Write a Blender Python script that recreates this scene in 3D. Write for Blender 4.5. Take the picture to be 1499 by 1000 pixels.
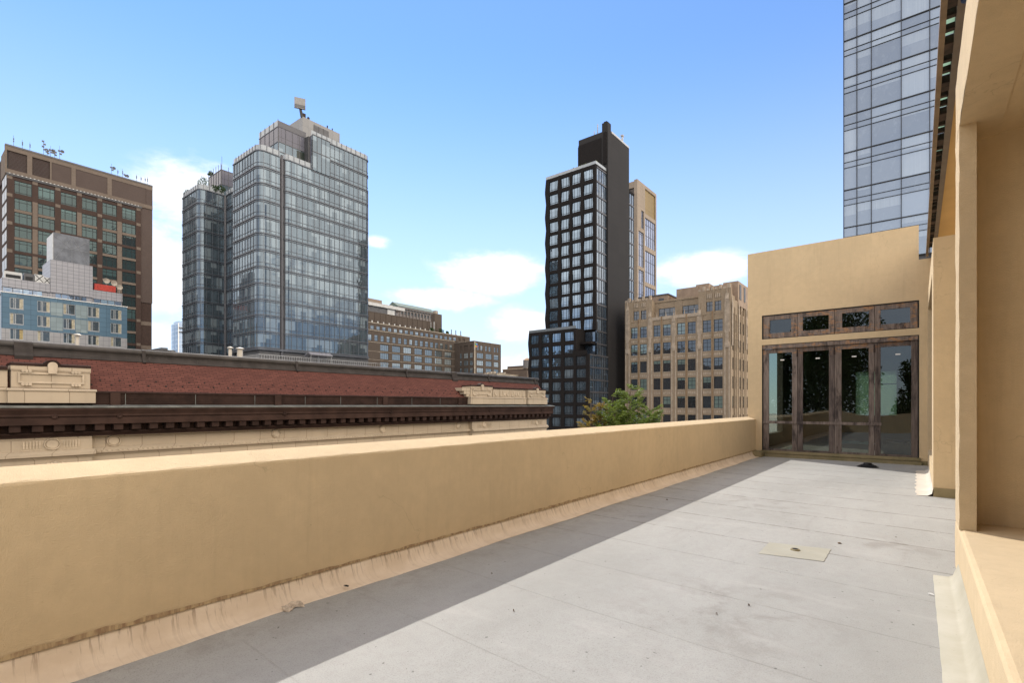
import bpy, math, random
from mathutils import Matrix, Vector

random.seed(11)
scene = bpy.context.scene
for o in list(bpy.data.objects):
    bpy.data.objects.remove(o)

# ------------------------------------------------------------------ camera
# world frame: eye at the origin, +Y along the terrace, +X to the right, z up; deck at z = -1.6
DECK, GROUND = -1.6, -22.0
cam = bpy.data.cameras.new('camera')
cam_ob = bpy.data.objects.new('camera', cam)
scene.collection.objects.link(cam_ob)
cam.sensor_fit = 'HORIZONTAL'
cam.sensor_width = 36.0
cam.lens = 745.2 / 1499 * 36.0
cam.shift_y = 93.57 / 1499
cam.clip_start = 0.05
cam.clip_end = 4000
cam_ob.rotation_euler = (math.radians(90), 0, math.radians(38.51))
scene.camera = cam_ob

# ------------------------------------------------------------------ light
SUN_EL = math.radians(42.4)
SUN_TO = Vector((-0.883 * math.cos(SUN_EL), 0.469 * math.cos(SUN_EL), math.sin(SUN_EL)))
sun = bpy.data.lights.new('sun', 'SUN')
sun.energy = 3.45
sun.angle = math.radians(0.53)
sun.color = (1.0, 0.95, 0.88)
sun_ob = bpy.data.objects.new('sun', sun)
scene.collection.objects.link(sun_ob)
sun_ob.rotation_euler = SUN_TO.to_track_quat('Z', 'Y').to_euler()
sun_ob.location = (0, 0, 80)

scene.view_settings.view_transform = 'Standard'
scene.view_settings.look = 'None'
scene.view_settings.exposure = 0.33
scene.view_settings.gamma = 1.0

# ------------------------------------------------------------------ node helpers
def nd(nt, kind, props=None, **ins):
    n = nt.nodes.new(kind)
    for k, v in (props or {}).items():
        setattr(n, k, v)
    for k, v in ins.items():
        s = n.inputs[int(k[1:])] if k[0] == 'i' and k[1:].isdigit() else n.inputs[k.replace('_', ' ')]
        if hasattr(v, 'is_linked') or isinstance(v, bpy.types.NodeSocket):
            nt.links.new(v, s)
        else:
            s.default_value = v
    return n

def mth(nt, op, a, b=0.0, c=0.0, clamp=False):
    n = nd(nt, 'ShaderNodeMath', {'operation': op, 'use_clamp': clamp}, i0=a, i1=b)
    if op in ('MULTIPLY_ADD', 'WRAP', 'SMOOTH_MIN', 'SMOOTH_MAX'):
        n.inputs[2].default_value = c
    return n.outputs[0]

def mixc(nt, f, a, b, blend='MIX'):
    n = nt.nodes.new('ShaderNodeMix'); n.data_type = 'RGBA'; n.blend_type = blend
    for i, v in ((0, f), (6, a), (7, b)):
        if isinstance(v, bpy.types.NodeSocket):
            nt.links.new(v, n.inputs[i])
        elif i == 0:
            n.inputs[0].default_value = v
        else:
            n.inputs[i].default_value = (v[0], v[1], v[2], 1)
    return n.outputs[2]

def ramp(nt, f, stops):
    n = nt.nodes.new('ShaderNodeValToRGB')
    el = n.color_ramp.elements
    while len(el) < len(stops):
        el.new(0.5)
    for e, (p, c) in zip(el, stops):
        e.position = p
        e.color = (c, c, c, 1) if not hasattr(c, '__len__') else (c[0], c[1], c[2], 1)
    nt.links.new(f, n.inputs[0])
    return n.outputs[0]

def smooth(nt, v, lo, hi, a=0.0, b=1.0):
    n = nd(nt, 'ShaderNodeMapRange', {'interpolation_type': 'SMOOTHSTEP'}, i0=v, i1=lo, i2=hi, i3=a, i4=b)
    return n.outputs[0]

def newmat(name):
    m = bpy.data.materials.new(name); m.use_nodes = True
    nt = m.node_tree
    return m, nt, nt.nodes['Principled BSDF']

def pos(nt):
    return nd(nt, 'ShaderNodeNewGeometry').outputs['Position']

def xyz(nt, v):
    n = nd(nt, 'ShaderNodeSeparateXYZ', i0=v)
    return n.outputs[0], n.outputs[1], n.outputs[2]

def comb(nt, x=0.0, y=0.0, z=0.0):
    return nd(nt, 'ShaderNodeCombineXYZ', i0=x, i1=y, i2=z).outputs[0]

def noise(nt, v, scale, detail=3.0, rough=0.55, dist=0.0):
    return nd(nt, 'ShaderNodeTexNoise', i0=v, Scale=scale, Detail=detail, Roughness=rough, Distortion=dist).outputs[0]

def scalev(nt, v, s):
    return nd(nt, 'ShaderNodeVectorMath', {'operation': 'MULTIPLY'}, i0=v, i1=s).outputs[0]

def bump(nt, bs, h, strength=0.3, dist=0.01):
    n = nd(nt, 'ShaderNodeBump', Height=h, Strength=strength, Distance=dist)
    nt.links.new(n.outputs[0], bs.inputs['Normal'])

def wall_uv(nt):
    """(x+y, z) of the world position: runs along any axis-aligned wall"""
    x, y, z = xyz(nt, pos(nt))
    return mth(nt, 'ADD', x, y), z

# ------------------------------------------------------------------ sky with clouds
world = bpy.data.worlds.new('World'); scene.world = world
world.use_nodes = True
wt = world.node_tree
wbg = wt.nodes['Background']
sky = nd(wt, 'ShaderNodeTexSky', {'sky_type': 'NISHITA', 'sun_disc': False, 'sun_elevation': SUN_EL,
                                  'sun_rotation': math.atan2(SUN_TO.x, SUN_TO.y),
                                  'altitude': 30.0, 'air_density': 1.0, 'dust_density': 0.0, 'ozone_density': 1.6})
wdir = nd(wt, 'ShaderNodeTexCoord').outputs['Generated']
wx, wy, wz = xyz(wt, wdir)
az = mth(wt, 'MULTIPLY', mth(wt, 'ARCTAN2', wx, wy), 180 / math.pi)
el = mth(wt, 'MULTIPLY', mth(wt, 'ARCSINE', wz), 180 / math.pi)
cv = comb(wt, az, mth(wt, 'MULTIPLY', el, 2.1), 0.0)
n1 = noise(wt, cv, 0.11, 9.0, 0.58, 0.35)
n2 = noise(wt, cv, 0.55, 8.0, 0.6, 0.2)
shape = mth(wt, 'ADD', mth(wt, 'MULTIPLY', n1, 0.75), mth(wt, 'MULTIPLY', n2, 0.25))
# cloud banks: azimuth, elevation, half widths (degrees), strength
BANKS = [(-70.2, 19.2, 5.2, 3.9, .47), (-73.0, 12.5, 5.5, 5.0, .48), (-41.2, 14.4, 7.0, 2.5, .47),
         (-46.5, 11.7, 6.5, 1.5, .45), (-53.3, 17.2, 1.9, 0.8, .34), (-37.0, 9.0, 6.0, 2.6, .36),
         (-38.5, 4.5, 9.0, 2.0, .34), (-18.5, 14.0, 5.5, 1.9, .48), (-26.0, 11.0, 6.0, 1.6, .36),
         (-73.0, 6.5, 5.0, 2.2, .34), (-95.0, 14.0, 9.0, 5.0, .35), (20.0, 16.0, 14.0, 5.0, .35),
         (150.0, 20.0, 45.0, 11.0, .34), (-150.0, 24.0, 40.0, 13.0, .34), (80.0, 30.0, 45.0, 14.0, .34), (-110.0, 40.0, 20.0, 10.0, .26)]  # these wide banks lie out of view, added for neutral fill
total = None
for a0, e0, wa, we, st in BANKS:
    da = mth(wt, 'DIVIDE', mth(wt, 'SUBTRACT', az, a0), wa)
    de = mth(wt, 'DIVIDE', mth(wt, 'SUBTRACT', el, e0), we)
    r2 = mth(wt, 'ADD', mth(wt, 'MULTIPLY', da, da), mth(wt, 'MULTIPLY', de, de))
    g = mth(wt, 'MULTIPLY', mth(wt, 'EXPONENT', mth(wt, 'MULTIPLY', r2, -0.8)), st)
    total = g if total is None else mth(wt, 'MAXIMUM', total, g)
# broken bright cloud added overhead and behind the viewer, unseen, as fill light
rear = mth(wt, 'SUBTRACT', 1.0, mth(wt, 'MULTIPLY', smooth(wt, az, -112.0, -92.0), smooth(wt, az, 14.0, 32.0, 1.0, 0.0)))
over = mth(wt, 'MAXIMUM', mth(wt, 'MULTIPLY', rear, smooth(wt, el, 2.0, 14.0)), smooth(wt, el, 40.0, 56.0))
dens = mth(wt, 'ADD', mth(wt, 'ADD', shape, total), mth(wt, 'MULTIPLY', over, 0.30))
gap = smooth(wt, mth(wt, 'ABSOLUTE', az), 150.0, 172.0)
veil = mth(wt, 'MULTIPLY', gap, smooth(wt, el, 78.0, 60.0))  # even thin cloud added behind the viewer to calm the glass reflections
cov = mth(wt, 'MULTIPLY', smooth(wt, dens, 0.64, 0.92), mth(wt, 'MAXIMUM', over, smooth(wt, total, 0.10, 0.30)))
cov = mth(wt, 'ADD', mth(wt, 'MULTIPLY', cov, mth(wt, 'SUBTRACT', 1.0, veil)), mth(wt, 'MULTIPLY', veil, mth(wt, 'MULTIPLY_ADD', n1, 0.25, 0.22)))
body = smooth(wt, noise(wt, cv, 0.3, 5.0, 0.6), 0.3, 0.7)
cloud_col = mixc(wt, body, (6.0, 6.3, 6.8), (7.4, 7.4, 7.4))
# unseen clouds opposite the sun, brightened further to fill the shaded east faces
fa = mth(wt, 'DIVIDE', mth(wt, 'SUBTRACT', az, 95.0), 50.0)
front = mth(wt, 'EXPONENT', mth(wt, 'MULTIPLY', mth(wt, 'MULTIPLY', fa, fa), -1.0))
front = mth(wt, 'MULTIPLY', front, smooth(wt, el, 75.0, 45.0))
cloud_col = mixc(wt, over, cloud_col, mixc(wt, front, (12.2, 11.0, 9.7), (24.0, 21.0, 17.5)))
sky_tint = mixc(wt, 1.0, sky.outputs[0], (0.62, 0.90, 1.20), 'MULTIPLY')
sky_tint = mixc(wt, smooth(wt, el, 36.0, 1.0, 0.08, 0.66), sky_tint, (5.2, 5.65, 6.4))
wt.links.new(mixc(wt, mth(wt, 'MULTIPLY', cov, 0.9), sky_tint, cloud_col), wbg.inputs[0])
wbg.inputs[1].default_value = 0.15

# ------------------------------------------------------------------ mesh and object helpers
class MB:
    """collects faces (given in a local frame M) and links them as one mesh object"""
    def __init__(s, M=None):
        s.v, s.f, s.m = [], [], []
        s.M = M or Matrix()
    def at(s, M=None):
        s.M = M or Matrix(); return s
    def add(s, vs, fs, mi=0):
        b = len(s.v)
        s.v += [tuple(s.M @ Vector(p)) for p in vs]
        s.f += [[b + i for i in f] for f in fs]
        s.m += [mi] * len(fs)
        return s
    def box(s, x0, x1, y0, y1, z0, z1, mi=0):
        if x1 < x0: x0, x1 = x1, x0
        if y1 < y0: y0, y1 = y1, y0
        if z1 < z0: z0, z1 = z1, z0
        return s.add([(x0, y0, z0), (x1, y0, z0), (x1, y1, z0), (x0, y1, z0), (x0, y0, z1), (x1, y0, z1), (x1, y1, z1), (x0, y1, z1)],
                     [(0, 3, 2, 1), (4, 5, 6, 7), (0, 1, 5, 4), (1, 2, 6, 5), (2, 3, 7, 6), (3, 0, 4, 7)], mi)
    def quad(s, a, b, c, d, mi=0):
        return s.add([a, b, c, d], [(0, 1, 2, 3)], mi)
    def tube(s, p0, p1, r0, r1=None, n=8, mi=0, caps=True):
        p0, p1 = Vector(p0), Vector(p1); r1 = r0 if r1 is None else r1
        d = (p1 - p0).normalized()
        a = d.orthogonal().normalized(); b = d.cross(a)
        vs = []
        for p, r in ((p0, r0), (p1, r1)):
            for i in range(n):
                t = 2 * math.pi * i / n
                vs.append(tuple(p + (a * math.cos(t) + b * math.sin(t)) * r))
        fs = [(i, (i + 1) % n, n + (i + 1) % n, n + i) for i in range(n)]
        if caps:
            fs += [tuple(range(n - 1, -1, -1)), tuple(range(n, 2 * n))]
        return s.add(vs, fs, mi)
    def lathe(s, c, prof, n=20, axis='Z', mi=0, sx=1.0, sy=1.0):
        """profile [(radius, height)] turned about an axis through c"""
        vs, fs = [], []
        for r, h in prof:
            for i in range(n):
                t = 2 * math.pi * i / n
                p = (r * math.cos(t) * sx, r * math.sin(t) * sy, h)
                if axis == 'X': p = (p[2], p[0], p[1])
                vs.append((c[0] + p[0], c[1] + p[1], c[2] + p[2]))
        k = len(prof)
        for j in range(k - 1):
            for i in range(n):
                fs.append((j * n + i, j * n + (i + 1) % n, (j + 1) * n + (i + 1) % n, (j + 1) * n + i))
        fs += [tuple(range(n - 1, -1, -1)), tuple(range((k - 1) * n, k * n))]
        return s.add(vs, fs, mi)
    def prism_y(s, pts, y0, y1, mi=0, mats=None, caps=True):
        """closed (x,z) outline carried along y"""
        n = len(pts)
        b = len(s.v)
        s.v += [tuple(s.M @ Vector((p[0], y0, p[1]))) for p in pts] + [tuple(s.M @ Vector((p[0], y1, p[1]))) for p in pts]
        for i in range(n):
            j = (i + 1) % n
            s.f.append([b + i, b + j, b + n + j, b + n + i]); s.m.append(mats[i] if mats else mi)
        if caps:
            s.f.append([b + i for i in range(n - 1, -1, -1)]); s.m.append(mi)
            s.f.append([b + n + i for i in range(n)]); s.m.append(mi)
        return s
    def prism_x(s, pts, x0, x1, mi=0):
        """closed (y,z) outline carried along x"""
        n = len(pts)
        vs = [(x0, p[0], p[1]) for p in pts] + [(x1, p[0], p[1]) for p in pts]
        fs = [(i, (i + 1) % n, n + (i + 1) % n, n + i) for i in range(n)] + [tuple(range(n - 1, -1, -1)), tuple(range(n, 2 * n))]
        return s.add(vs, fs, mi)
    def mesh(s, name, mats, org=(0, 0, 0), smooth_=False):
        me = bpy.data.meshes.new(name)
        me.from_pydata([(p[0] - org[0], p[1] - org[1], p[2] - org[2]) for p in s.v], [], s.f)
        for m in (mats if isinstance(mats, (list, tuple)) else [mats]):
            me.materials.append(m)
        me.polygons.foreach_set('material_index', s.m)
        if smooth_:
            me.polygons.foreach_set('use_smooth', [True] * len(s.f))
        me.update()
        return me

def link(o):
    scene.collection.objects.link(o); return o

def tag(o, label, cat, group=None):
    o['label'] = label; o['category'] = cat
    if group: o['group'] = group
    return o

ORG = {}
def thing(name, label, cat, loc=(0, 0, 0), group=None):
    o = link(bpy.data.objects.new(name, None))
    o.location = loc; o.empty_display_size = 0.3
    ORG[o.name] = Vector(loc)
    return tag(o, label, cat, group)

def part(name, mb, mats, parent, smooth_=False, label=None, stuff=False):
    """mesh child; vertices were given in world coordinates"""
    org = ORG[parent.name]
    o = link(bpy.data.objects.new(name, mb.mesh(name, mats, org, smooth_)))
    o.parent = parent
    ORG[o.name] = org
    if label: o['label'] = label
    if stuff: o['kind'] = 'stuff'
    return o

def single(name, mb, mats, label, cat, loc, group=None, smooth_=False):
    o = link(bpy.data.objects.new(name, mb.mesh(name, mats, loc, smooth_)))
    o.location = loc
    ORG[o.name] = Vector(loc)
    return tag(o, label, cat, group)

def structure(name, mb, mats, smooth_=False):
    o = link(bpy.data.objects.new(name, mb.mesh(name, mats, (0, 0, 0), smooth_)))
    o['kind'] = 'structure'
    return o

def place(name, me, parent, M):
    """instance of a shared mesh under a thing or part; M is the world matrix"""
    o = link(bpy.data.objects.new(name, me))
    o.parent = parent
    o.matrix_local = Matrix.Translation(-ORG[parent.name]) @ M
    return o

def FR(x, y, z=0.0, rot=0.0):
    """facade frame: local x runs along the wall, -y points out"""
    return Matrix.Translation((x, y, z)) @ Matrix.Rotation(rot, 4, 'Z')
EAST = math.pi / 2      # frame of a wall that faces +X

def window_meshes(name, w, h, vbars, hbars, fm, pm, fr=0.07, bar=0.05, depth=0.10):
    """frame and pane mesh of a window; local x centred, z from the sill, front at y = 0"""
    f = MB()
    f.box(-w / 2, -w / 2 + fr, 0, depth, 0, h); f.box(w / 2 - fr, w / 2, 0, depth, 0, h)
    f.box(-w / 2 + fr, w / 2 - fr, 0, depth, 0, fr); f.box(-w / 2 + fr, w / 2 - fr, 0, depth, h - fr, h)
    for t in vbars:
        x = -w / 2 + w * t
        f.box(x - bar / 2, x + bar / 2, 0.01, depth - .01, fr, h - fr)
    for t in hbars:
        z = h * t
        f.box(-w / 2 + fr, w / 2 - fr, 0.015, depth - .015, z - bar / 2, z + bar / 2)
    p = MB()
    y = depth * 0.6
    p.box(-w / 2 + fr * .6, w / 2 - fr * .6, y, y + .02, fr * .6, h - fr * .6)
    return f.mesh(name + '_frame', fm), p.mesh(name + '_pane', pm)

def each_box(name, mat_, parent, boxes, M=None):
    """one part per box"""
    for b in boxes:
        part(name, MB(M).box(*b), mat_, parent)

def put_window(parent, meshes, M, name='window'):
    w = place(name, meshes[0], parent, M)
    p = link(bpy.data.objects.new('pane', meshes[1]))
    p.parent = w
    return w

def grid_wall(mb, u0, u1, z0, z1, cols, rows, t=0.35, mp=0, ms=0, inset=0.04):
    """wall slab with openings left between piers and spandrels (local frame of mb)"""
    e = u0
    for a, b in cols:
        mb.box(e, a, 0, t, z0, z1, mp)
        z = z0
        for za, zb in sorted(rows):
            mb.box(a, b, inset, t, z, za, ms); z = zb
        mb.box(a, b, inset, t, z, z1, ms)
        e = b
    mb.box(e, u1, 0, t, z0, z1, mp)
# ------------------------------------------------------------------ materials
def stucco(name, col, var=0.10, grain=0.35, streak=0.0):
    m, nt, bs = newmat(name)
    p = pos(nt)
    big = noise(nt, p, 0.9, 5.0, 0.6)
    mid = noise(nt, p, 7.0, 4.0, 0.6)
    v = mth(nt, 'ADD', mth(nt, 'MULTIPLY', big, 0.6), mth(nt, 'MULTIPLY', mid, 0.4))
    c = mixc(nt, smooth(nt, v, 0.35, 0.65), [k * (1 - var) for k in col], [min(1, k * (1 + var * .6)) for k in col])
    x, y, z = xyz(nt, p)
    if streak:
        # thin rain runs below the edges
        s = noise(nt, comb(nt, mth(nt, 'MULTIPLY', x, 5.0), mth(nt, 'MULTIPLY', y, 5.0), mth(nt, 'MULTIPLY', z, 0.25)), 1.6, 5.0, 0.65)
        c = mixc(nt, mth(nt, 'MULTIPLY', smooth(nt, s, 0.52, 0.78), streak), c, [k * .55 for k in col])
    # trowel strokes, and hairline cracks wandering through
    tr = noise(nt, comb(nt, mth(nt, 'MULTIPLY', x, 22.0), mth(nt, 'MULTIPLY', y, 22.0), mth(nt, 'MULTIPLY', z, 2.0)), 1.3, 4.0, 0.6)
    c = mixc(nt, mth(nt, 'MULTIPLY', smooth(nt, tr, 0.5, 0.8), 0.16), c, [k * .72 for k in col])
    wob = nd(nt, 'ShaderNodeVectorMath', {'operation': 'ADD'}, i0=p, i1=scalev(nt, nd(nt, 'ShaderNodeTexNoise', i0=p, Scale=2.5, Detail=4.0).outputs[1], (0.7, 0.7, 0.7))).outputs[0]
    vo = nd(nt, 'ShaderNodeTexVoronoi', {'feature': 'DISTANCE_TO_EDGE'}, i0=wob, Scale=0.55).outputs[0]
    crk = mth(nt, 'MULTIPLY', smooth(nt, vo, 0.0, 0.004, 1.0, 0.0), smooth(nt, noise(nt, p, 0.8, 2.0), 0.5, 0.6))
    c = mixc(nt, mth(nt, 'MULTIPLY', crk, 0.35), c, [k * .5 for k in col])
    # grime blooming in broad soft patches
    gm = noise(nt, scalev(nt, p, (1.0, 1.0, 0.5)), 0.55, 7.0, 0.7)
    c = mixc(nt, mth(nt, 'MULTIPLY', smooth(nt, gm, 0.48, 0.75), 0.13), c, [k * .68 for k in col])
    # a few specks
    sp = noise(nt, p, 38.0, 2.0, 0.5)
    c = mixc(nt, mth(nt, 'MULTIPLY', smooth(nt, sp, 0.74, 0.80), 0.45), c, [k * .35 for k in col])
    nt.links.new(c, bs.inputs['Base Color'])
    bs.inputs['Roughness'].default_value = 0.92
    h = mth(nt, 'ADD', noise(nt, p, 130.0, 3.0, 0.6), mth(nt, 'MULTIPLY', noise(nt, p, 18.0, 4.0, 0.6), 0.8))
    bump(nt, bs, h, grain, 0.006)
    return m

def plain(name, col, rough=0.7, metal=0.0, var=0.12, scale=3.0, spec=0.4):
    m, nt, bs = newmat(name)
    n = noise(nt, pos(nt), scale, 5.0, 0.6)
    c = mixc(nt, smooth(nt, n, 0.32, 0.68), [k * (1 - var) for k in col], [min(1, k * (1 + var)) for k in col])
    nt.links.new(c, bs.inputs['Base Color'])
    bs.inputs['Roughness'].default_value = rough
    bs.inputs['Metallic'].default_value = metal
    bs.inputs['Specular IOR Level'].default_value = spec
    return m

def masonry(name, c1, c2, mortar, bw=0.24, bh=0.08, mw=0.010, rough=0.9, var=0.25, roof=False, grime=0.0):
    """coursed blocks on axis-aligned walls"""
    m, nt, bs = newmat(name)
    u, z = wall_uv(nt)
    if roof:
        x, y, z0 = xyz(nt, pos(nt)); u = y; z = mth(nt, 'MULTIPLY', z0, 1.45)
    uv = comb(nt, u, z, 0.0)
    br = nd(nt, 'ShaderNodeTexBrick', {'offset': 0.5}, i0=uv, Scale=1.0, Mortar_Size=mw, Mortar_Smooth=0.1, Bias=0.0, Brick_Width=bw, Row_Height=bh)
    br.inputs['Color1'].default_value = (*c1, 1); br.inputs['Color2'].default_value = (*c2, 1); br.inputs['Mortar'].default_value = (*mortar, 1)
    big = noise(nt, pos(nt), 0.35, 5.0, 0.6)
    c = mixc(nt, mth(nt, 'MULTIPLY', smooth(nt, big, 0.35, 0.7), var), br.outputs[0], [k * .6 for k in c1])
    if grime:
        s = noise(nt, comb(nt, mth(nt, 'MULTIPLY', u, 1.2), mth(nt, 'MULTIPLY', z, 0.12), 0.0), 1.5, 5.0, 0.65)
        c = mixc(nt, mth(nt, 'MULTIPLY', smooth(nt, s, 0.5, 0.8), grime), c, [k * .45 for k in c1])
    nt.links.new(c, bs.inputs['Base Color'])
    bs.inputs['Roughness'].default_value = rough
    bs.inputs['Specular IOR Level'].default_value = 0.15
    bump(nt, bs, mth(nt, 'SUBTRACT', 1.0, br.outputs[1]), 0.5, 0.01)
    return m

def panels(name, col, line, pw, ph, lw=0.03, rough=0.45, var=0.06, metal=0.0):
    """flat cladding panels with thin joints"""
    m, nt, bs = newmat(name)
    u, z = wall_uv(nt)
    fu = mth(nt, 'FRACT', mth(nt, 'DIVIDE', u, pw)); fz = mth(nt, 'FRACT', mth(nt, 'DIVIDE', z, ph))
    lu = mth(nt, 'LESS_THAN', fu, lw / pw); lz = mth(nt, 'LESS_THAN', fz, lw / ph)
    cell = comb(nt, mth(nt, 'FLOOR', mth(nt, 'DIVIDE', u, pw)), mth(nt, 'FLOOR', mth(nt, 'DIVIDE', z, ph)), 0.0)
    wn = nd(nt, 'ShaderNodeTexWhiteNoise', {'noise_dimensions': '3D'}, i0=cell).outputs[0]
    c = mixc(nt, wn, [k * (1 - var) for k in col], [min(1, k * (1 + var)) for k in col])
    c = mixc(nt, mth(nt, 'MAXIMUM', lu, lz), c, line)
    nt.links.new(c, bs.inputs['Base Color'])
    bs.inputs['Roughness'].default_value = rough; bs.inputs['Metallic'].default_value = metal
    bs.inputs['Specular IOR Level'].default_value = 0.25
    return m

def glass_mat(name, dark, light, blind=0.35, refl=0.16, tint=(0.9, 0.95, 1.0), cell=None, wave=0.05, curtain=True, blindmix=0.75):
    """building glass seen from outside: dim rooms and blinds behind a reflecting sheet.
    cell=(w, h): panes are told apart by position; otherwise by object."""
    m, nt, bs = newmat(name)
    u, z = wall_uv(nt)
    if cell:
        cu = mth(nt, 'FLOOR', mth(nt, 'DIVIDE', u, cell[0])); cz = mth(nt, 'FLOOR', mth(nt, 'DIVIDE', mth(nt, 'ADD', z, 200.0 + cell[2]), cell[1]))
        r = nd(nt, 'ShaderNodeTexWhiteNoise', {'noise_dimensions': '2D'}, i0=comb(nt, cu, cz, 0.0)).outputs[0]
        rr = nd(nt, 'ShaderNodeTexWhiteNoise', {'noise_dimensions': '2D'}, i0=comb(nt, mth(nt, 'FLOOR', mth(nt, 'DIVIDE', u, cell[0] * 4)), cz, 0.0)).outputs[0]
        fz = mth(nt, 'FRACT', mth(nt, 'DIVIDE', mth(nt, 'ADD', z, 200.0 + cell[2]), cell[1]))
        r = mth(nt, 'ADD', mth(nt, 'MULTIPLY', r, 0.45), mth(nt, 'MULTIPLY', rr, 0.55))
    else:
        r = nd(nt, 'ShaderNodeObjectInfo').outputs['Random']
        fz = xyz(nt, nd(nt, 'ShaderNodeTexCoord').outputs['Generated'])[2]
    r2 = mth(nt, 'FRACT', mth(nt, 'MULTIPLY', r, 17.31))
    r3 = mth(nt, 'FRACT', mth(nt, 'MULTIPLY', r, 43.7))
    has = mth(nt, 'LESS_THAN', r2, blind)
    edge = mth(nt, 'SUBTRACT', 1.0, mth(nt, 'MULTIPLY', r3, 1.1))
    b = mth(nt, 'MULTIPLY', has, mth(nt, 'GREATER_THAN', fz, edge))
    c = mixc(nt, r3, [k * .6 for k in dark], [k * 1.5 for k in dark])
    # things standing in the rooms
    room = noise(nt, comb(nt, mth(nt, 'MULTIPLY', u, 1.6), mth(nt, 'MULTIPLY', z, 0.9), 0.0), 1.3, 4.0, 0.6)
    c = mixc(nt, mth(nt, 'MULTIPLY', smooth(nt, room, 0.5, 0.75), 0.35), c, [k * .45 + d * .4 for k, d in zip(light, dark)])
    if curtain:
        fold = noise(nt, comb(nt, mth(nt, 'MULTIPLY', u, 9.0), mth(nt, 'MULTIPLY', z, 0.1), 0.0), 1.0, 2.0, 0.5)
        lc = mixc(nt, fold, [k * .55 for k in light], light)
    else:
        lc = mixc(nt, 0.5, light, light)
    c = mixc(nt, mth(nt, 'MULTIPLY', b, blindmix), c, lc)
    nt.links.new(c, bs.inputs['Base Color'])
    bs.inputs['Roughness'].default_value = 0.6
    bs.inputs['Specular IOR Level'].default_value = 0.2
    gl = nd(nt, 'ShaderNodeBsdfGlossy', Roughness=0.02, Color=(*tint, 1))
    # sheets are never quite flat or quite parallel
    wv = noise(nt, pos(nt), 0.55, 2.0, 0.5)
    bn = nd(nt, 'ShaderNodeBump', Height=mth(nt, 'ADD', wv, mth(nt, 'MULTIPLY', r, 0.4)), Strength=wave, Distance=0.5)
    nt.links.new(bn.outputs[0], gl.inputs['Normal'])
    lw = nd(nt, 'ShaderNodeLayerWeight', Blend=0.35).outputs['Fresnel']
    fac = mth(nt, 'ADD', refl, mth(nt, 'MULTIPLY', lw, 0.7), clamp=True)
    mx = nd(nt, 'ShaderNodeMixShader', i0=fac, i1=bs.outputs[0], i2=gl.outputs[0])
    nt.links.new(mx.outputs[0], nt.nodes['Material Output'].inputs[0])
    return m

STUCCO = stucco('tan_stucco', (0.60, 0.466, 0.287), 0.07, 0.7, 0.18)
STUCCO_N = stucco('tan_stucco_rough', (0.585, 0.455, 0.282), 0.09, 1.0, 0.06)

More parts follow.
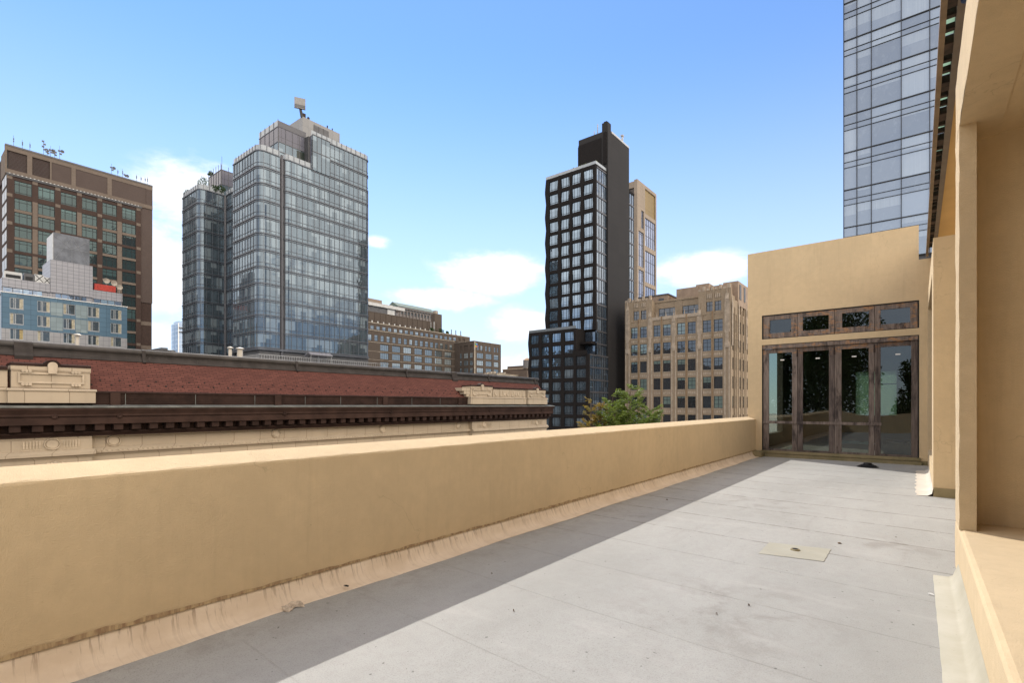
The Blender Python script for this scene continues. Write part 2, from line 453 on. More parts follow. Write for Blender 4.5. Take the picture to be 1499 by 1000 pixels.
def deck_material():
    m, nt, bs = newmat('roof_membrane')
    p = pos(nt); x, y, z = xyz(nt, p)
    gran = noise(nt, p, 110.0, 4.0, 0.75)
    mid = noise(nt, p, 14.0, 5.0, 0.65)
    big = noise(nt, scalev(nt, p, (1.0, 0.45, 1.0)), 0.8, 6.0, 0.65)
    base = mixc(nt, smooth(nt, big, 0.3, 0.7), (0.310, 0.310, 0.289), (0.378, 0.377, 0.356))
    base = mixc(nt, mth(nt, 'MULTIPLY', smooth(nt, mid, 0.4, 0.75), 0.25), base, (0.27, 0.25, 0.235))
    base = mixc(nt, mth(nt, 'MULTIPLY', smooth(nt, gran, 0.46, 0.70), 0.55), base, (0.19, 0.18, 0.17))
    # ponding stains
    st = noise(nt, p, 2.3, 7.0, 0.7, 0.4)
    for cx, cy, r in ((-1.15, 4.1, 1.3), (-2.0, 9.0, 1.5), (-0.2, 7.2, 0.7), (-3.3, 6.8, .9)):
        d = nd(nt, 'ShaderNodeVectorMath', {'operation': 'DISTANCE'}, i0=p, i1=(cx, cy, DECK)).outputs['Value']
        near = smooth(nt, d, 0.1, r, 1.0, 0.0)
        base = mixc(nt, mth(nt, 'MULTIPLY', mth(nt, 'MULTIPLY', near, smooth(nt, st, 0.46, 0.66)), 0.42), base, (0.17, 0.15, 0.13))
    # roll seams across the deck, one metre apart; a few are dirty
    yy = mth(nt, 'ADD', mth(nt, 'ADD', y, mth(nt, 'MULTIPLY', x, 0.055)), 0.62)
    yy = mth(nt, 'ADD', yy, mth(nt, 'MULTIPLY', noise(nt, p, 3.0, 2.0), 0.02))
    f = mth(nt, 'FRACT', yy)
    dist = mth(nt, 'MINIMUM', f, mth(nt, 'SUBTRACT', 1.0, f))
    line = smooth(nt, dist, 0.004, 0.013, 1.0, 0.0)
    halo = smooth(nt, dist, 0.0, 0.07, 1.0, 0.0)
    brk = smooth(nt, noise(nt, scalev(nt, p, (1.0, 0.2, 1.0)), 5.0, 4.0, 0.7), 0.36, 0.6)
    far = smooth(nt, y, 5.0, 7.3, 0.12, 1.0)
    base = mixc(nt, mth(nt, 'MULTIPLY', mth(nt, 'MULTIPLY', line, brk), far), base, (0.07, 0.06, 0.045))
    base = mixc(nt, mth(nt, 'MULTIPLY', mth(nt, 'MULTIPLY', mth(nt, 'MULTIPLY', halo, brk), far), 0.2), base, (0.2, 0.18, 0.15))
    # dirt washed along the foot of the parapet, scuffs and faint wrinkles
    foot = smooth(nt, x, -3.85, -3.2, 1.0, 0.0)
    base = mixc(nt, mth(nt, 'MULTIPLY', mth(nt, 'MULTIPLY', foot, smooth(nt, noise(nt, p, 3.1, 6.0, 0.7), 0.42, 0.7)), 0.45), base, (0.19, 0.17, 0.145))
    wr = noise(nt, scalev(nt, p, (2.2, 0.35, 1.0)), 2.0, 6.0, 0.7, 0.6)
    base = mixc(nt, mth(nt, 'MULTIPLY', smooth(nt, wr, 0.55, 0.72), 0.16), base, (0.22, 0.20, 0.18))
    lt = noise(nt, scalev(nt, p, (0.8, 2.5, 1.0)), 1.1, 5.0, 0.65)
    base = mixc(nt, mth(nt, 'MULTIPLY', smooth(nt, lt, 0.55, 0.75), 0.3), base, (0.46, 0.44, 0.42))
    # tiny grit
    sp = noise(nt, p, 23.0, 2.0, 0.4)
    base = mixc(nt, mth(nt, 'MULTIPLY', smooth(nt, sp, 0.745, 0.77), 0.6), base, (0.05, 0.045, 0.04))
    nt.links.new(base, bs.inputs['Base Color'])
    bs.inputs['Roughness'].default_value = 0.88
    h = mth(nt, 'ADD', mth(nt, 'MULTIPLY', gran, 1.0), mth(nt, 'ADD', mth(nt, 'MULTIPLY', big, 5.0), mth(nt, 'MULTIPLY', smooth(nt, f, 0.0, 0.012), 3.0)))
    bump(nt, bs, h, 0.4, 0.004)
    return m
MEMBRANE = deck_material()

def cant_material():
    """pale waterproof coating with brown runs dripping from the wall above"""
    m, nt, bs = newmat('coated_flashing')
    p = pos(nt); x, y, z = xyz(nt, p)
    n = noise(nt, p, 3.0, 6.0, 0.65)
    c = mixc(nt, smooth(nt, n, 0.3, 0.7), (0.62, 0.50, 0.365), (0.72, 0.60, 0.46))
    drip = noise(nt, comb(nt, 0.0, mth(nt, 'MULTIPLY', y, 1.0), mth(nt, 'MULTIPLY', z, 0.12)), 30.0, 3.0, 0.65)
    where = noise(nt, comb(nt, 0.0, y, 0.0), 1.1, 3.0, 0.6)
    top = smooth(nt, z, DECK + 0.02, DECK + 0.17, 0.2, 1.0)
    k = mth(nt, 'MULTIPLY', mth(nt, 'MULTIPLY', smooth(nt, drip, 0.53, 0.62), smooth(nt, where, 0.28, 0.48)), top)
    c = mixc(nt, mth(nt, 'MULTIPLY', k, 0.55), c, (0.20, 0.12, 0.07))
    blot = noise(nt, p, 9.0, 5.0, 0.7)
    c = mixc(nt, mth(nt, 'MULTIPLY', smooth(nt, blot, 0.6, 0.78), 0.45), c, (0.26, 0.18, 0.11))
    nt.links.new(c, bs.inputs['Base Color'])
    bs.inputs['Roughness'].default_value = 0.7
    bump(nt, bs, mth(nt, 'ADD', blot, noise(nt, p, 60.0, 3.0)), 0.35, 0.006)
    return m
CANT = cant_material()

def drip_wall_material():
    """the lowest, drip-stained centimetres of the parapet face"""
    m, nt, bs = newmat('stained_stucco_edge')
    p = pos(nt); x, y, z = xyz(nt, p)
    d = noise(nt, comb(nt, 0.0, y, mth(nt, 'MULTIPLY', z, 0.2)), 22.0, 3.0, 0.7)
    c = mixc(nt, smooth(nt, d, 0.34, 0.62), (0.50, 0.38, 0.22), (0.27, 0.175, 0.10))
    nt.links.new(c, bs.inputs['Base Color']); bs.inputs['Roughness'].default_value = 0.9
    return m
DRIP = drip_wall_material()

def patch_material(name, a, b):
    m, nt, bs = newmat(name)
    p = pos(nt)
    n = noise(nt, p, 2.2, 6.0, 0.65)
    c = mixc(nt, smooth(nt, n, 0.3, 0.7), a, b)
    sp = noise(nt, p, 30.0, 3.0, 0.6)
    c = mixc(nt, mth(nt, 'MULTIPLY', smooth(nt, sp, 0.68, 0.76), 0.6), c, (0.12, 0.10, 0.06))
    nt.links.new(c, bs.inputs['Base Color']); bs.inputs['Roughness'].default_value = 0.65
    bump(nt, bs, mth(nt, 'ADD', n, mth(nt, 'MULTIPLY', noise(nt, p, 90.0), 0.3)), 0.4, 0.008)
    return m
OLIVE = patch_material('olive_sealant', (0.365, 0.335, 0.25), (0.43, 0.40, 0.315))
OLIVE_DARK = patch_material('dark_olive_sealant', (0.17, 0.145, 0.07), (0.27, 0.22, 0.12))
PATCH = patch_material('faded_patch', (0.345, 0.33, 0.265), (0.395, 0.38, 0.31))
WHITE_COAT = patch_material('white_coating', (0.52, 0.47, 0.39), (0.6, 0.55, 0.47))

def wood_material(name, a, b, dark, top):
    m, nt, bs = newmat(name)
    p = pos(nt); x, y, z = xyz(nt, p)
    g = noise(nt, comb(nt, mth(nt, 'MULTIPLY', x, 9.0), y, mth(nt, 'MULTIPLY', z, 0.9)), 2.2, 6.0, 0.65, 0.3)
    c = mixc(nt, smooth(nt, g, 0.32, 0.66), a, b)
    fine = noise(nt, comb(nt, mth(nt, 'MULTIPLY', x, 30.0), y, mth(nt, 'MULTIPLY', z, 1.5)), 3.0, 4.0, 0.6)
    c = mixc(nt, mth(nt, 'MULTIPLY', smooth(nt, fine, 0.5, 0.75), 0.3), c, dark)
    blot = noise(nt, comb(nt, mth(nt, 'MULTIPLY', x, 3.0), y, mth(nt, 'MULTIPLY', z, 0.8)), 1.7, 5.0, 0.7)
    c = mixc(nt, mth(nt, 'MULTIPLY', smooth(nt, blot, 0.5, 0.66), 0.85), c, dark)
    # bare orange wood where the finish has peeled near the heads
    pe = noise(nt, comb(nt, mth(nt, 'MULTIPLY', x, 2.0), y, mth(nt, 'MULTIPLY', z, 4.0)), 2.6, 5.0, 0.7)
    near = smooth(nt, z, 1.42, 1.68)
    c = mixc(nt, mth(nt, 'MULTIPLY', mth(nt, 'MULTIPLY', near, smooth(nt, pe, 0.5, 0.62)), 0.8), c, top)
    nt.links.new(c, bs.inputs['Base Color']); bs.inputs['Roughness'].default_value = 0.8
    bump(nt, bs, mth(nt, 'ADD', g, fine), 0.4, 0.004)
    return m
WOOD = wood_material('weathered_door_wood', (0.115, 0.088, 0.074), (0.215, 0.172, 0.146), (0.028, 0.02, 0.019), (0.36, 0.19, 0.085))
WOOD_D = wood_material('dark_weathered_wood', (0.07, 0.052, 0.045), (0.15, 0.117, 0.10), (0.022, 0.016, 0.015), (0.24, 0.12, 0.055))

def door_glass():
    m, nt, bs = newmat('door_glass')
    nt.nodes.remove(bs)
    tr = nd(nt, 'ShaderNodeBsdfTransparent', Color=(0.50, 0.54, 0.50, 1))
    gl = nd(nt, 'ShaderNodeBsdfGlossy', Roughness=0.0, Color=(0.92, 0.95, 1.0, 1))
    wv = noise(nt, pos(nt), 0.5, 1.0)
    bn = nd(nt, 'ShaderNodeBump', Height=wv, Strength=0.015, Distance=0.5)
    nt.links.new(bn.outputs[0], gl.inputs['Normal'])
    lw = nd(nt, 'ShaderNodeLayerWeight', Blend=0.3).outputs['Fresnel']
    mx = nd(nt, 'ShaderNodeMixShader', i0=mth(nt, 'ADD', lw, 0.035), i1=tr.outputs[0], i2=gl.outputs[0])
    nt.links.new(mx.outputs[0], nt.nodes['Material Output'].inputs[0])
    return m
DOOR_GLASS = door_glass()

def frosted():
    m, nt, bs = newmat('green_frosted_glass')
    nt.nodes.remove(bs)
    tl = nd(nt, 'ShaderNodeBsdfTranslucent', Color=(0.62, 0.78, 0.66, 1))
    df = nd(nt, 'ShaderNodeBsdfDiffuse', Color=(0.45, 0.55, 0.48, 1))
    mx = nd(nt, 'ShaderNodeMixShader', i0=0.35, i1=tl.outputs[0], i2=df.outputs[0])
    nt.links.new(mx.outputs[0], nt.nodes['Material Output'].inputs[0])
    return m
FROSTED = frosted()

def leaf_material(name, a, b, c2):
    m, nt, bs = newmat(name)
    rnd = nd(nt, 'ShaderNodeNewGeometry').outputs['Random Per Island']
    big = noise(nt, pos(nt), 1.3, 3.0)
    c = mixc(nt, rnd, a, b)
    c = mixc(nt, smooth(nt, big, 0.42, 0.68), c, c2)
    nt.links.new(c, bs.inputs['Base Color']); bs.inputs['Roughness'].default_value = 0.55
    tl = nd(nt, 'ShaderNodeBsdfTranslucent'); nt.links.new(mixc(nt, 0.5, c, [min(1, k * 1.6) for k in b]), tl.inputs[0])
    mx = nd(nt, 'ShaderNodeMixShader', i0=0.35, i1=bs.outputs[0], i2=tl.outputs[0])
    nt.links.new(mx.outputs[0], nt.nodes['Material Output'].inputs[0])
    return m
LEAF = leaf_material('green_needles', (0.065, 0.10, 0.014), (0.15, 0.205, 0.03), (0.10, 0.15, 0.02))
LEAF_Y = leaf_material('yellowing_leaves', (0.15, 0.12, 0.018), (0.30, 0.20, 0.03), (0.10, 0.11, 0.02))
LEAF_D = leaf_material('dark_leaves', (0.02, 0.045, 0.012), (0.045, 0.085, 0.02), (0.03, 0.06, 0.015))
BARK = plain('bark', (0.09, 0.07, 0.05), 0.95, 0, 0.3, 6.0)

BLACK_METAL = plain('black_metal', (0.015, 0.015, 0.016), 0.45, 0.3, 0.2, 10.0)
RUSTY = plain('rusty_dark_steel', (0.035, 0.022, 0.016), 0.75, 0.2, 0.5, 9.0)
BRONZE = plain('bronze_edge', (0.20, 0.145, 0.095), 0.5, 0.4, 0.15, 4.0)
GREY_BEAM = plain('grey_painted_beam', (0.14, 0.115, 0.095), 0.6, 0.2, 0.12, 3.0)
COPPER = plain('dark_painted_copper', (0.031, 0.0175, 0.014), 0.8, 0.0, 0.3, 1.4, 0.15)
COPPER_L = plain('brown_painted_copper', (0.042, 0.024, 0.019), 0.8, 0.0, 0.25, 1.4, 0.15)
VERDIGRIS = plain('weathered_gutter_metal', (0.13, 0.135, 0.125), 0.6, 0.2, 0.25, 2.0)
CAP_GREY = plain('grey_roof_metal', (0.045, 0.039, 0.036), 0.8, 0.0, 0.2, 2.0, 0.15)
CAP_LIGHT = plain('light_roof_metal', (0.072, 0.066, 0.062), 0.7, 0.0, 0.2, 2.0, 0.2)
TILE = masonry('red_roof_tile', (0.145, 0.058, 0.046), (0.098, 0.040, 0.033), (0.055, 0.026, 0.021), 0.30, 0.11, 0.013, 0.95, 0.3, roof=True)
CREAM = masonry('cream_terracotta', (0.44, 0.365, 0.275), (0.41, 0.34, 0.255), (0.23, 0.18, 0.13), 1.2, 0.62, 0.012, 0.7, 0.3, grime=0.25)
CREAM_P = plain('cream_relief', (0.43, 0.355, 0.265), 0.7, 0, 0.16, 2.5)
WHITE = plain('white_paint', (0.72, 0.72, 0.70), 0.5, 0, 0.05, 2.0)
PALE_METAL = plain('pale_sheet_metal', (0.46, 0.46, 0.45), 0.45, 0.3, 0.1, 1.0)
DARK_METAL = plain('dark_sheet_metal', (0.10, 0.10, 0.105), 0.5, 0.3, 0.15, 1.0)
VENT = plain('vent_cream', (0.40, 0.36, 0.30), 0.6, 0, 0.1, 3.0)
ASPHALT = plain('asphalt', (0.05, 0.05, 0.052), 0.9, 0, 0.2, 0.5)
CONCRETE = plain('pavement_concrete', (0.30, 0.29, 0.27), 0.9, 0, 0.12, 0.6)
ROOF_GREY = plain('flat_roof_grey', (0.24, 0.235, 0.23), 0.9, 0, 0.15, 0.4)
RAIL = plain('galvanised_rail', (0.36, 0.36, 0.36), 0.4, 0.5, 0.1, 2.0)
# ------------------------------------------------------------------ ground far below
g = MB(); g.quad((-1500, -900, GROUND), (900, -900, GROUND), (900, 1500, GROUND), (-1500, 1500, GROUND))
structure('ground', g, CONCRETE)
g = MB(); g.quad((-21.0, -300, GROUND + .004), (-8.0, -300, GROUND + .004), (-8.0, 600, GROUND + .004), (-21.0, 600, GROUND + .004))
structure('street', g, ASPHALT)
g = MB()
for k in range(60):
    g.quad((-14.6, -120 + k * 6, GROUND + .008), (-14.45, -120 + k * 6, GROUND + .008), (-14.45, -117 + k * 6, GROUND + .008), (-14.6, -117 + k * 6, GROUND + .008))
structure('road_marking', g, WHITE)
for xx0, xx1 in ((-24.6, -21.0), (-8.0, -4.4)):
    g = MB(); g.box(xx0, xx1, -300, 600, GROUND - .2, GROUND + .14)
    structure('pavement', g, CONCRETE)

# ------------------------------------------------------------------ terrace deck
def deck():
    g = MB()
    nx, ny = 24, 60
    x0, x1, y0, y1 = -4.0, 1.2, -1.4, 17.46
    vs, fs = [], []
    for j in range(ny + 1):
        for i in range(nx + 1):
            x = x0 + (x1 - x0) * i / nx; y = y0 + (y1 - y0) * j / ny
            z = DECK + 0.004 * math.sin(x * 1.3 + 0.4) * math.sin(y * 0.7)
            vs.append((x, y, z))
    for j in range(ny):
        for i in range(nx):
            a = j * (nx + 1) + i
            fs.append((a, a + 1, a + nx + 2, a + nx + 1))
    g.add(vs, fs)
    structure('terrace_deck', g, MEMBRANE, True)
deck()

# ------------------------------------------------------------------ parapet
def parapet():
    t = thing('parapet_wall', 'long tan stucco parapet wall with sunlit sloping top along the left of the terrace', 'parapet', (-4.1, 8.0, DECK))
    g = MB()
    xi, xo = -4.0, -4.243
    zi, zo = -0.437, -0.36
    n = 170
    random.seed(3)
    ys = [-1.2 + (17.45 + 1.2) * i / n for i in range(n + 1)]
    # wall body: inner face with a softly rounded edge, sloping top, outer face
    jit = lambda s: s * (random.random() - .5)
    prof = lambda y: [(xi, -1.425), (xi + .004 * math.sin(y * 2.1), -0.9), (xi + jit(.003), zi - .020), (xi - .005 + jit(.005), zi - .005 + jit(.005)), (xi - .020, zi + .003 + jit(.005)),
                      (xo + .02, zo - .004), (xo, zo - .02), (xo, -2.0)]
    vs, fs = [], []
    for y in ys: vs += [(p[0], y, p[1]) for p in prof(y)]
    k = 8
    for j in range(n):
        for i in range(k - 1):
            a = j * k + i
            fs.append((a, a + k, a + k + 1, a + 1))
    g.add(vs, fs)
    g.box(xo + .001, xi - .02, -1.19, 17.44, -1.99, -0.48)
    part('wall', g, STUCCO, t)
    # drip-stained lower edge, standing 3 mm proud, with a ragged top
    g = MB(); vs, fs = [], []
    m = 260
    for i in range(m + 1):
        y = -1.0 + 18.4 * i / m
        h = .016 + .012 * random.random() + .018 * max(0, math.sin(y * 1.1 + 1)) * random.random()
        vs += [(xi + .005, y, -1.432), (xi + .005, y, -1.432 + h)]
    for i in range(m): fs.append((2 * i, 2 * i + 2, 2 * i + 3, 2 * i + 1))
    g.add(vs, fs)
    part('stained_edge', g, DRIP, t)
    # coved flashing from wall to deck, ragged on the deck side
    g = MB(); vs, fs = [], []
    m = 150; k = 8
    for i in range(m + 1):
        y = -1.0 + (17.0 + 1.0) * i / m
        w = .168 + .014 * math.sin(y * 2.3) + .012 * random.random()
        pr = []
        for q in range(k - 2):
            a = q / (k - 3) * math.pi / 2
            pr.append((xi + .115 * (1 - math.cos(a)) + .006, -1.432 - (.158) * math.sin(a) + .0))
        pr.append((xi + w, DECK + .009)); pr.append((xi + w + .004, DECK + .002))
        pr[0] = (xi - .01, -1.43)
        vs += [(p[0] + .003 * math.sin(y * 5), y, p[1]) for p in pr]
    for i in range(m):
        for q in range(k - 1):
            a = i * k + q
            fs.append((a, a + k, a + k + 1, a + 1))
    g.add(vs, fs)
    part('base_flashing', g, CANT, t, True)
    # olive corner piece beside the doors
    g = MB()
    g.prism_y([(-3.995, DECK), (-3.74, DECK), (-3.75, -1.47), (-3.90, -1.42), (-3.995, -1.42)], 17.0, 17.44)
    part('corner_flashing', g, OLIVE_DARK, t)
    # end of the terrace behind the viewer: the same parapet turning, its top dipping
    g = MB(); vs, fs = [], []
    m = 30
    for i in range(m + 1):
        x = -4.243 + 5.5 * i / m
        d = .16 * math.exp(-((x + 2.0) / 0.9) ** 2) - .10 * math.exp(-((x + 3.9) / .5) ** 2)
        for y in (-1.20, -1.45):
            vs += [(x, y, DECK - .3), (x, y, -0.43 - d)]
    for i in range(m):
        a, b = 4 * i, 4 * i + 4
        fs += [(a, b, b + 1, a + 1), (a + 3, b + 3, b + 2, a + 2), (a + 1, b + 1, b + 3, a + 3)]
    g.add(vs, fs)
    part('end_section', g, STUCCO, t)
parapet()

# ------------------------------------------------------------------ glazed end building
def end_building():
    t = thing('glazed_end_building', 'tan stucco end wall of the terrace with weathered wooden glazed doors and transoms', 'building', (-2.1, 17.45, DECK))
    Y = 17.45
    xl, xr = -4.243, 0.215
    dz0, dz1 = -1.41, 1.893     # door opening
    tz0, tz1 = 2.075, 2.824     # transom opening
    ox0, ox1 = -3.825, 0.045
    top, topr = 4.835, 3.907
    g = MB()
    d = .28
    g.box(xl, ox0, Y, Y + d, -3.0, top)                      # left pier
    g.box(ox0, ox1 - .009, Y, Y + d, tz1, top)               # above the transoms
    g.box(ox0, ox1, Y, Y + d, dz1, tz0)                      # band between
    g.box(ox1, xr + 1.2, Y, Y + d, DECK - .3, tz1)           # right pier, low part
    g.box(ox1 - .009, xr + 1.2, Y, Y + d, tz1, topr)
    g.box(xl, ox1 - .009, Y + d, Y + d + .02, top - .2, top)
    part('wall', g, STUCCO, t)
    # hairline shadow gaps round the openings are real rebates: dark frames set in
    g = MB()
    for z0, z1 in ((tz0, tz1), (dz0, dz1)):
        g.box(ox0, ox0 + .022, Y + .012, Y + .2, z0, z1); g.box(ox1 - .022, ox1, Y + .012, Y + .2, z0, z1)
        g.box(ox0 + .022, ox1 - .022, Y + .012, Y + .2, z1 - .022, z1)
    g.box(ox0 + .022, ox1 - .022, Y + .012, Y + .2, tz0, tz0 + .014)
    part('opening_lining', g, BLACK_METAL, t)
    # transom row
    xs = [ox0 + .03, -2.842, -1.886, -0.934, ox1 - .03]
    gl = [(-3.61, -3.01), (-2.70, -2.03), (-1.70, -1.06), (-.80, -.145)]
    for i in range(4):
        a, b = xs[i] + .006, xs[i + 1] - .006
        ga, gb = gl[i]
        g = MB(); y0, y1 = Y + .03, Y + .10
        z0, z1 = tz0 + .02, tz1 - .03
        gz0, gz1 = z0 + .155, z1 - .13
        g.box(a, ga, y0, y1, z0, z1); g.box(gb, b, y0, y1, z0, z1)
        g.box(ga, gb, y0 + .004, y1, z0, gz0); g.box(ga, gb, y0 + .004, y1, gz1, z1)
        f = part('transom_window', g, WOOD, t)
        g = MB(); g.box(ga - .01, gb + .01, Y + .07, Y + .078, gz0 - .01, gz1 + .01)
        part('pane', g, DOOR_GLASS, f)
    # head rail over the doors
    g = MB(); g.box(ox0 + .024, ox1 - .024, Y - .012, Y + .1, 1.76, 1.87)
    part('door_head', g, WOOD, t)
    xs = [ox0 + .028, -2.842, -1.886, -0.934, ox1 - .028]
    gl = [(-3.635, -2.985), (-2.70, -2.025), (-1.715, -1.067), (-.796, -.125)]
    for i in range(4):
        a, b = xs[i] + .005, xs[i + 1] - .005
        ga, gb = gl[i]
        g = MB(); y0, y1 = Y + .035, Y + .10
        z0, z1 = dz0 + .004, 1.752
        gz0, gz1 = z0 + .05, 1.625
        g.box(a, ga, y0, y1, z0, z1); g.box(gb, b, y0, y1, z0, z1)
        g.box(ga, gb, y0 + .006, y1, z0, gz0); g.box(ga, gb, y0 + .006, y1, gz1, z1)
        # raised meeting stiles
        if i > 0: g.box(a + .004, a + .05, y0 - .014, y0, z0, z1 - .02)
        f = part('door', g, WOOD_D if i % 2 else WOOD, t)
        g = MB(); g.box(ga - .01, gb + .01, Y + .072, Y + .082, gz0 - .01, gz1 + .01)
        part('pane', g, DOOR_GLASS, f)
        cx = (ga + gb) / 2 + (.05, .05, -.02, .05)[i]
        g = MB(); g.box(cx - .055, cx + .055, Y + .064, Y + .068, 1.385, 1.42)
        part('sticker', g, WHITE, f)
    for hx in (-2.842, -1.886, -.934):
        g = MB(); g.box(hx - .02, hx + .02, Y + .012, Y + .0345, 1.48, 1.70)
        part('hinge', g, RUSTY, t)
    g = MB(); g.box(ox0 + .026, -.775, Y + .004, Y + .020, -.565, -.485)
    part('cross_rail', g, WOOD, t)
    # stepped sill with olive sealant
    g = MB()
    g.box(ox0 - .02, ox1 + .03, Y - .06, Y + .2, -1.49, dz0)
    g.box(ox0 + .1, ox1 + .05, Y - .12, Y - .06, DECK - .01, -1.515)
    g.box(ox0 - .1, xr, Y - .035, Y - .001, DECK - .01, -1.49)
    part('sill', g, OLIVE_DARK, t)
    # room behind
    g = MB()
    yb = 25.0
    g.box(xl, xl + .2, Y + d + .02, 18.9, -3, top); g.box(xl, xl + .2, 21.8, yb, -3, top)
    g.box(xl, xl + .2, 18.9, 21.8, 2.1, top); g.box(xl, xl + .2, 18.9, 21.8, -3, -1.0)
    g.box(1.4, 1.6, Y + d, yb, -3, topr)
    # back wall with one window
    g.box(xl + .2, -1.95, yb - .2, yb, -1.45, 3.0); g.box(-.62, 1.4, yb - .2, yb, -1.45, 3.0)
    g.box(-1.95, -.62, yb - .2, yb, -1.45, -.40); g.box(-1.95, -.62, yb - .2, yb, 1.35, 3.0)
    g.box(xl + .2, 1.4, Y + d, yb, -1.55, -1.45)
    g.box(xl + .2, 1.4, Y + d + .02, yb, 3.0, 3.2)
    part('interior', g, plain('room_plaster', (0.20, 0.18, 0.15), 0.9, 0, 0.1, 1.5), t)
    g = MB(); g.box(-1.95, -.62, yb - .1, yb - .08, -.40, 1.35)
    b = part('back_window', g, FROSTED, t)
    g = MB(); g.box(-1.50, -1.36, yb - .21, yb - .06, -.40, 1.35); g.box(-1.36, -.62, yb - .13, yb - .11, .82, .86)
    part('window_bar', g, DARK_METAL, b)
    g = MB()
    g.box(xl + .01, 14, -1.3, 29.0, GROUND, DECK - .3)
    part('building_body', g, STUCCO, t)
end_building()

def room_things():
    g = MB()
    for k in range(4): g.box(-1.0, .35, 23.3 + k * .26, 23.44 + k * .26, -1.33, -1.31)
    for x in (-1.0, -.4, .22): g.box(x, x + .11, 23.3, 24.22, -1.45, -1.33)
    single('wooden_pallet', g, RUSTY, 'dark wooden pallet on the room floor seen through the rightmost door pane', 'pallet', (-.3, 23.7, -1.45))
    g = MB()
    random.seed(5)
    n = 9
    vs = [(-2.35 + i * .14, 22.9 + j * .16, -1.44 + .09 * random.random() * (0 < i < n - 1) * (0 < j < 5)) for j in range(6) for i in range(n)]
    fs = [(j * n + i, j * n + i + 1, (j + 1) * n + i + 1, (j + 1) * n + i) for j in range(5) for i in range(n - 1)]
    g.add(vs, fs); g.add([(v[0], v[1], -1.449) for v in vs], fs)
    single('plastic_sheet', g, plain('pale_blue_plastic', (0.30, 0.50, 0.62), 0.3, 0, 0.1), 'crumpled pale blue plastic sheet on the room floor behind the third door pane', 'sheet', (-1.8, 23.3, -1.45))
room_things()

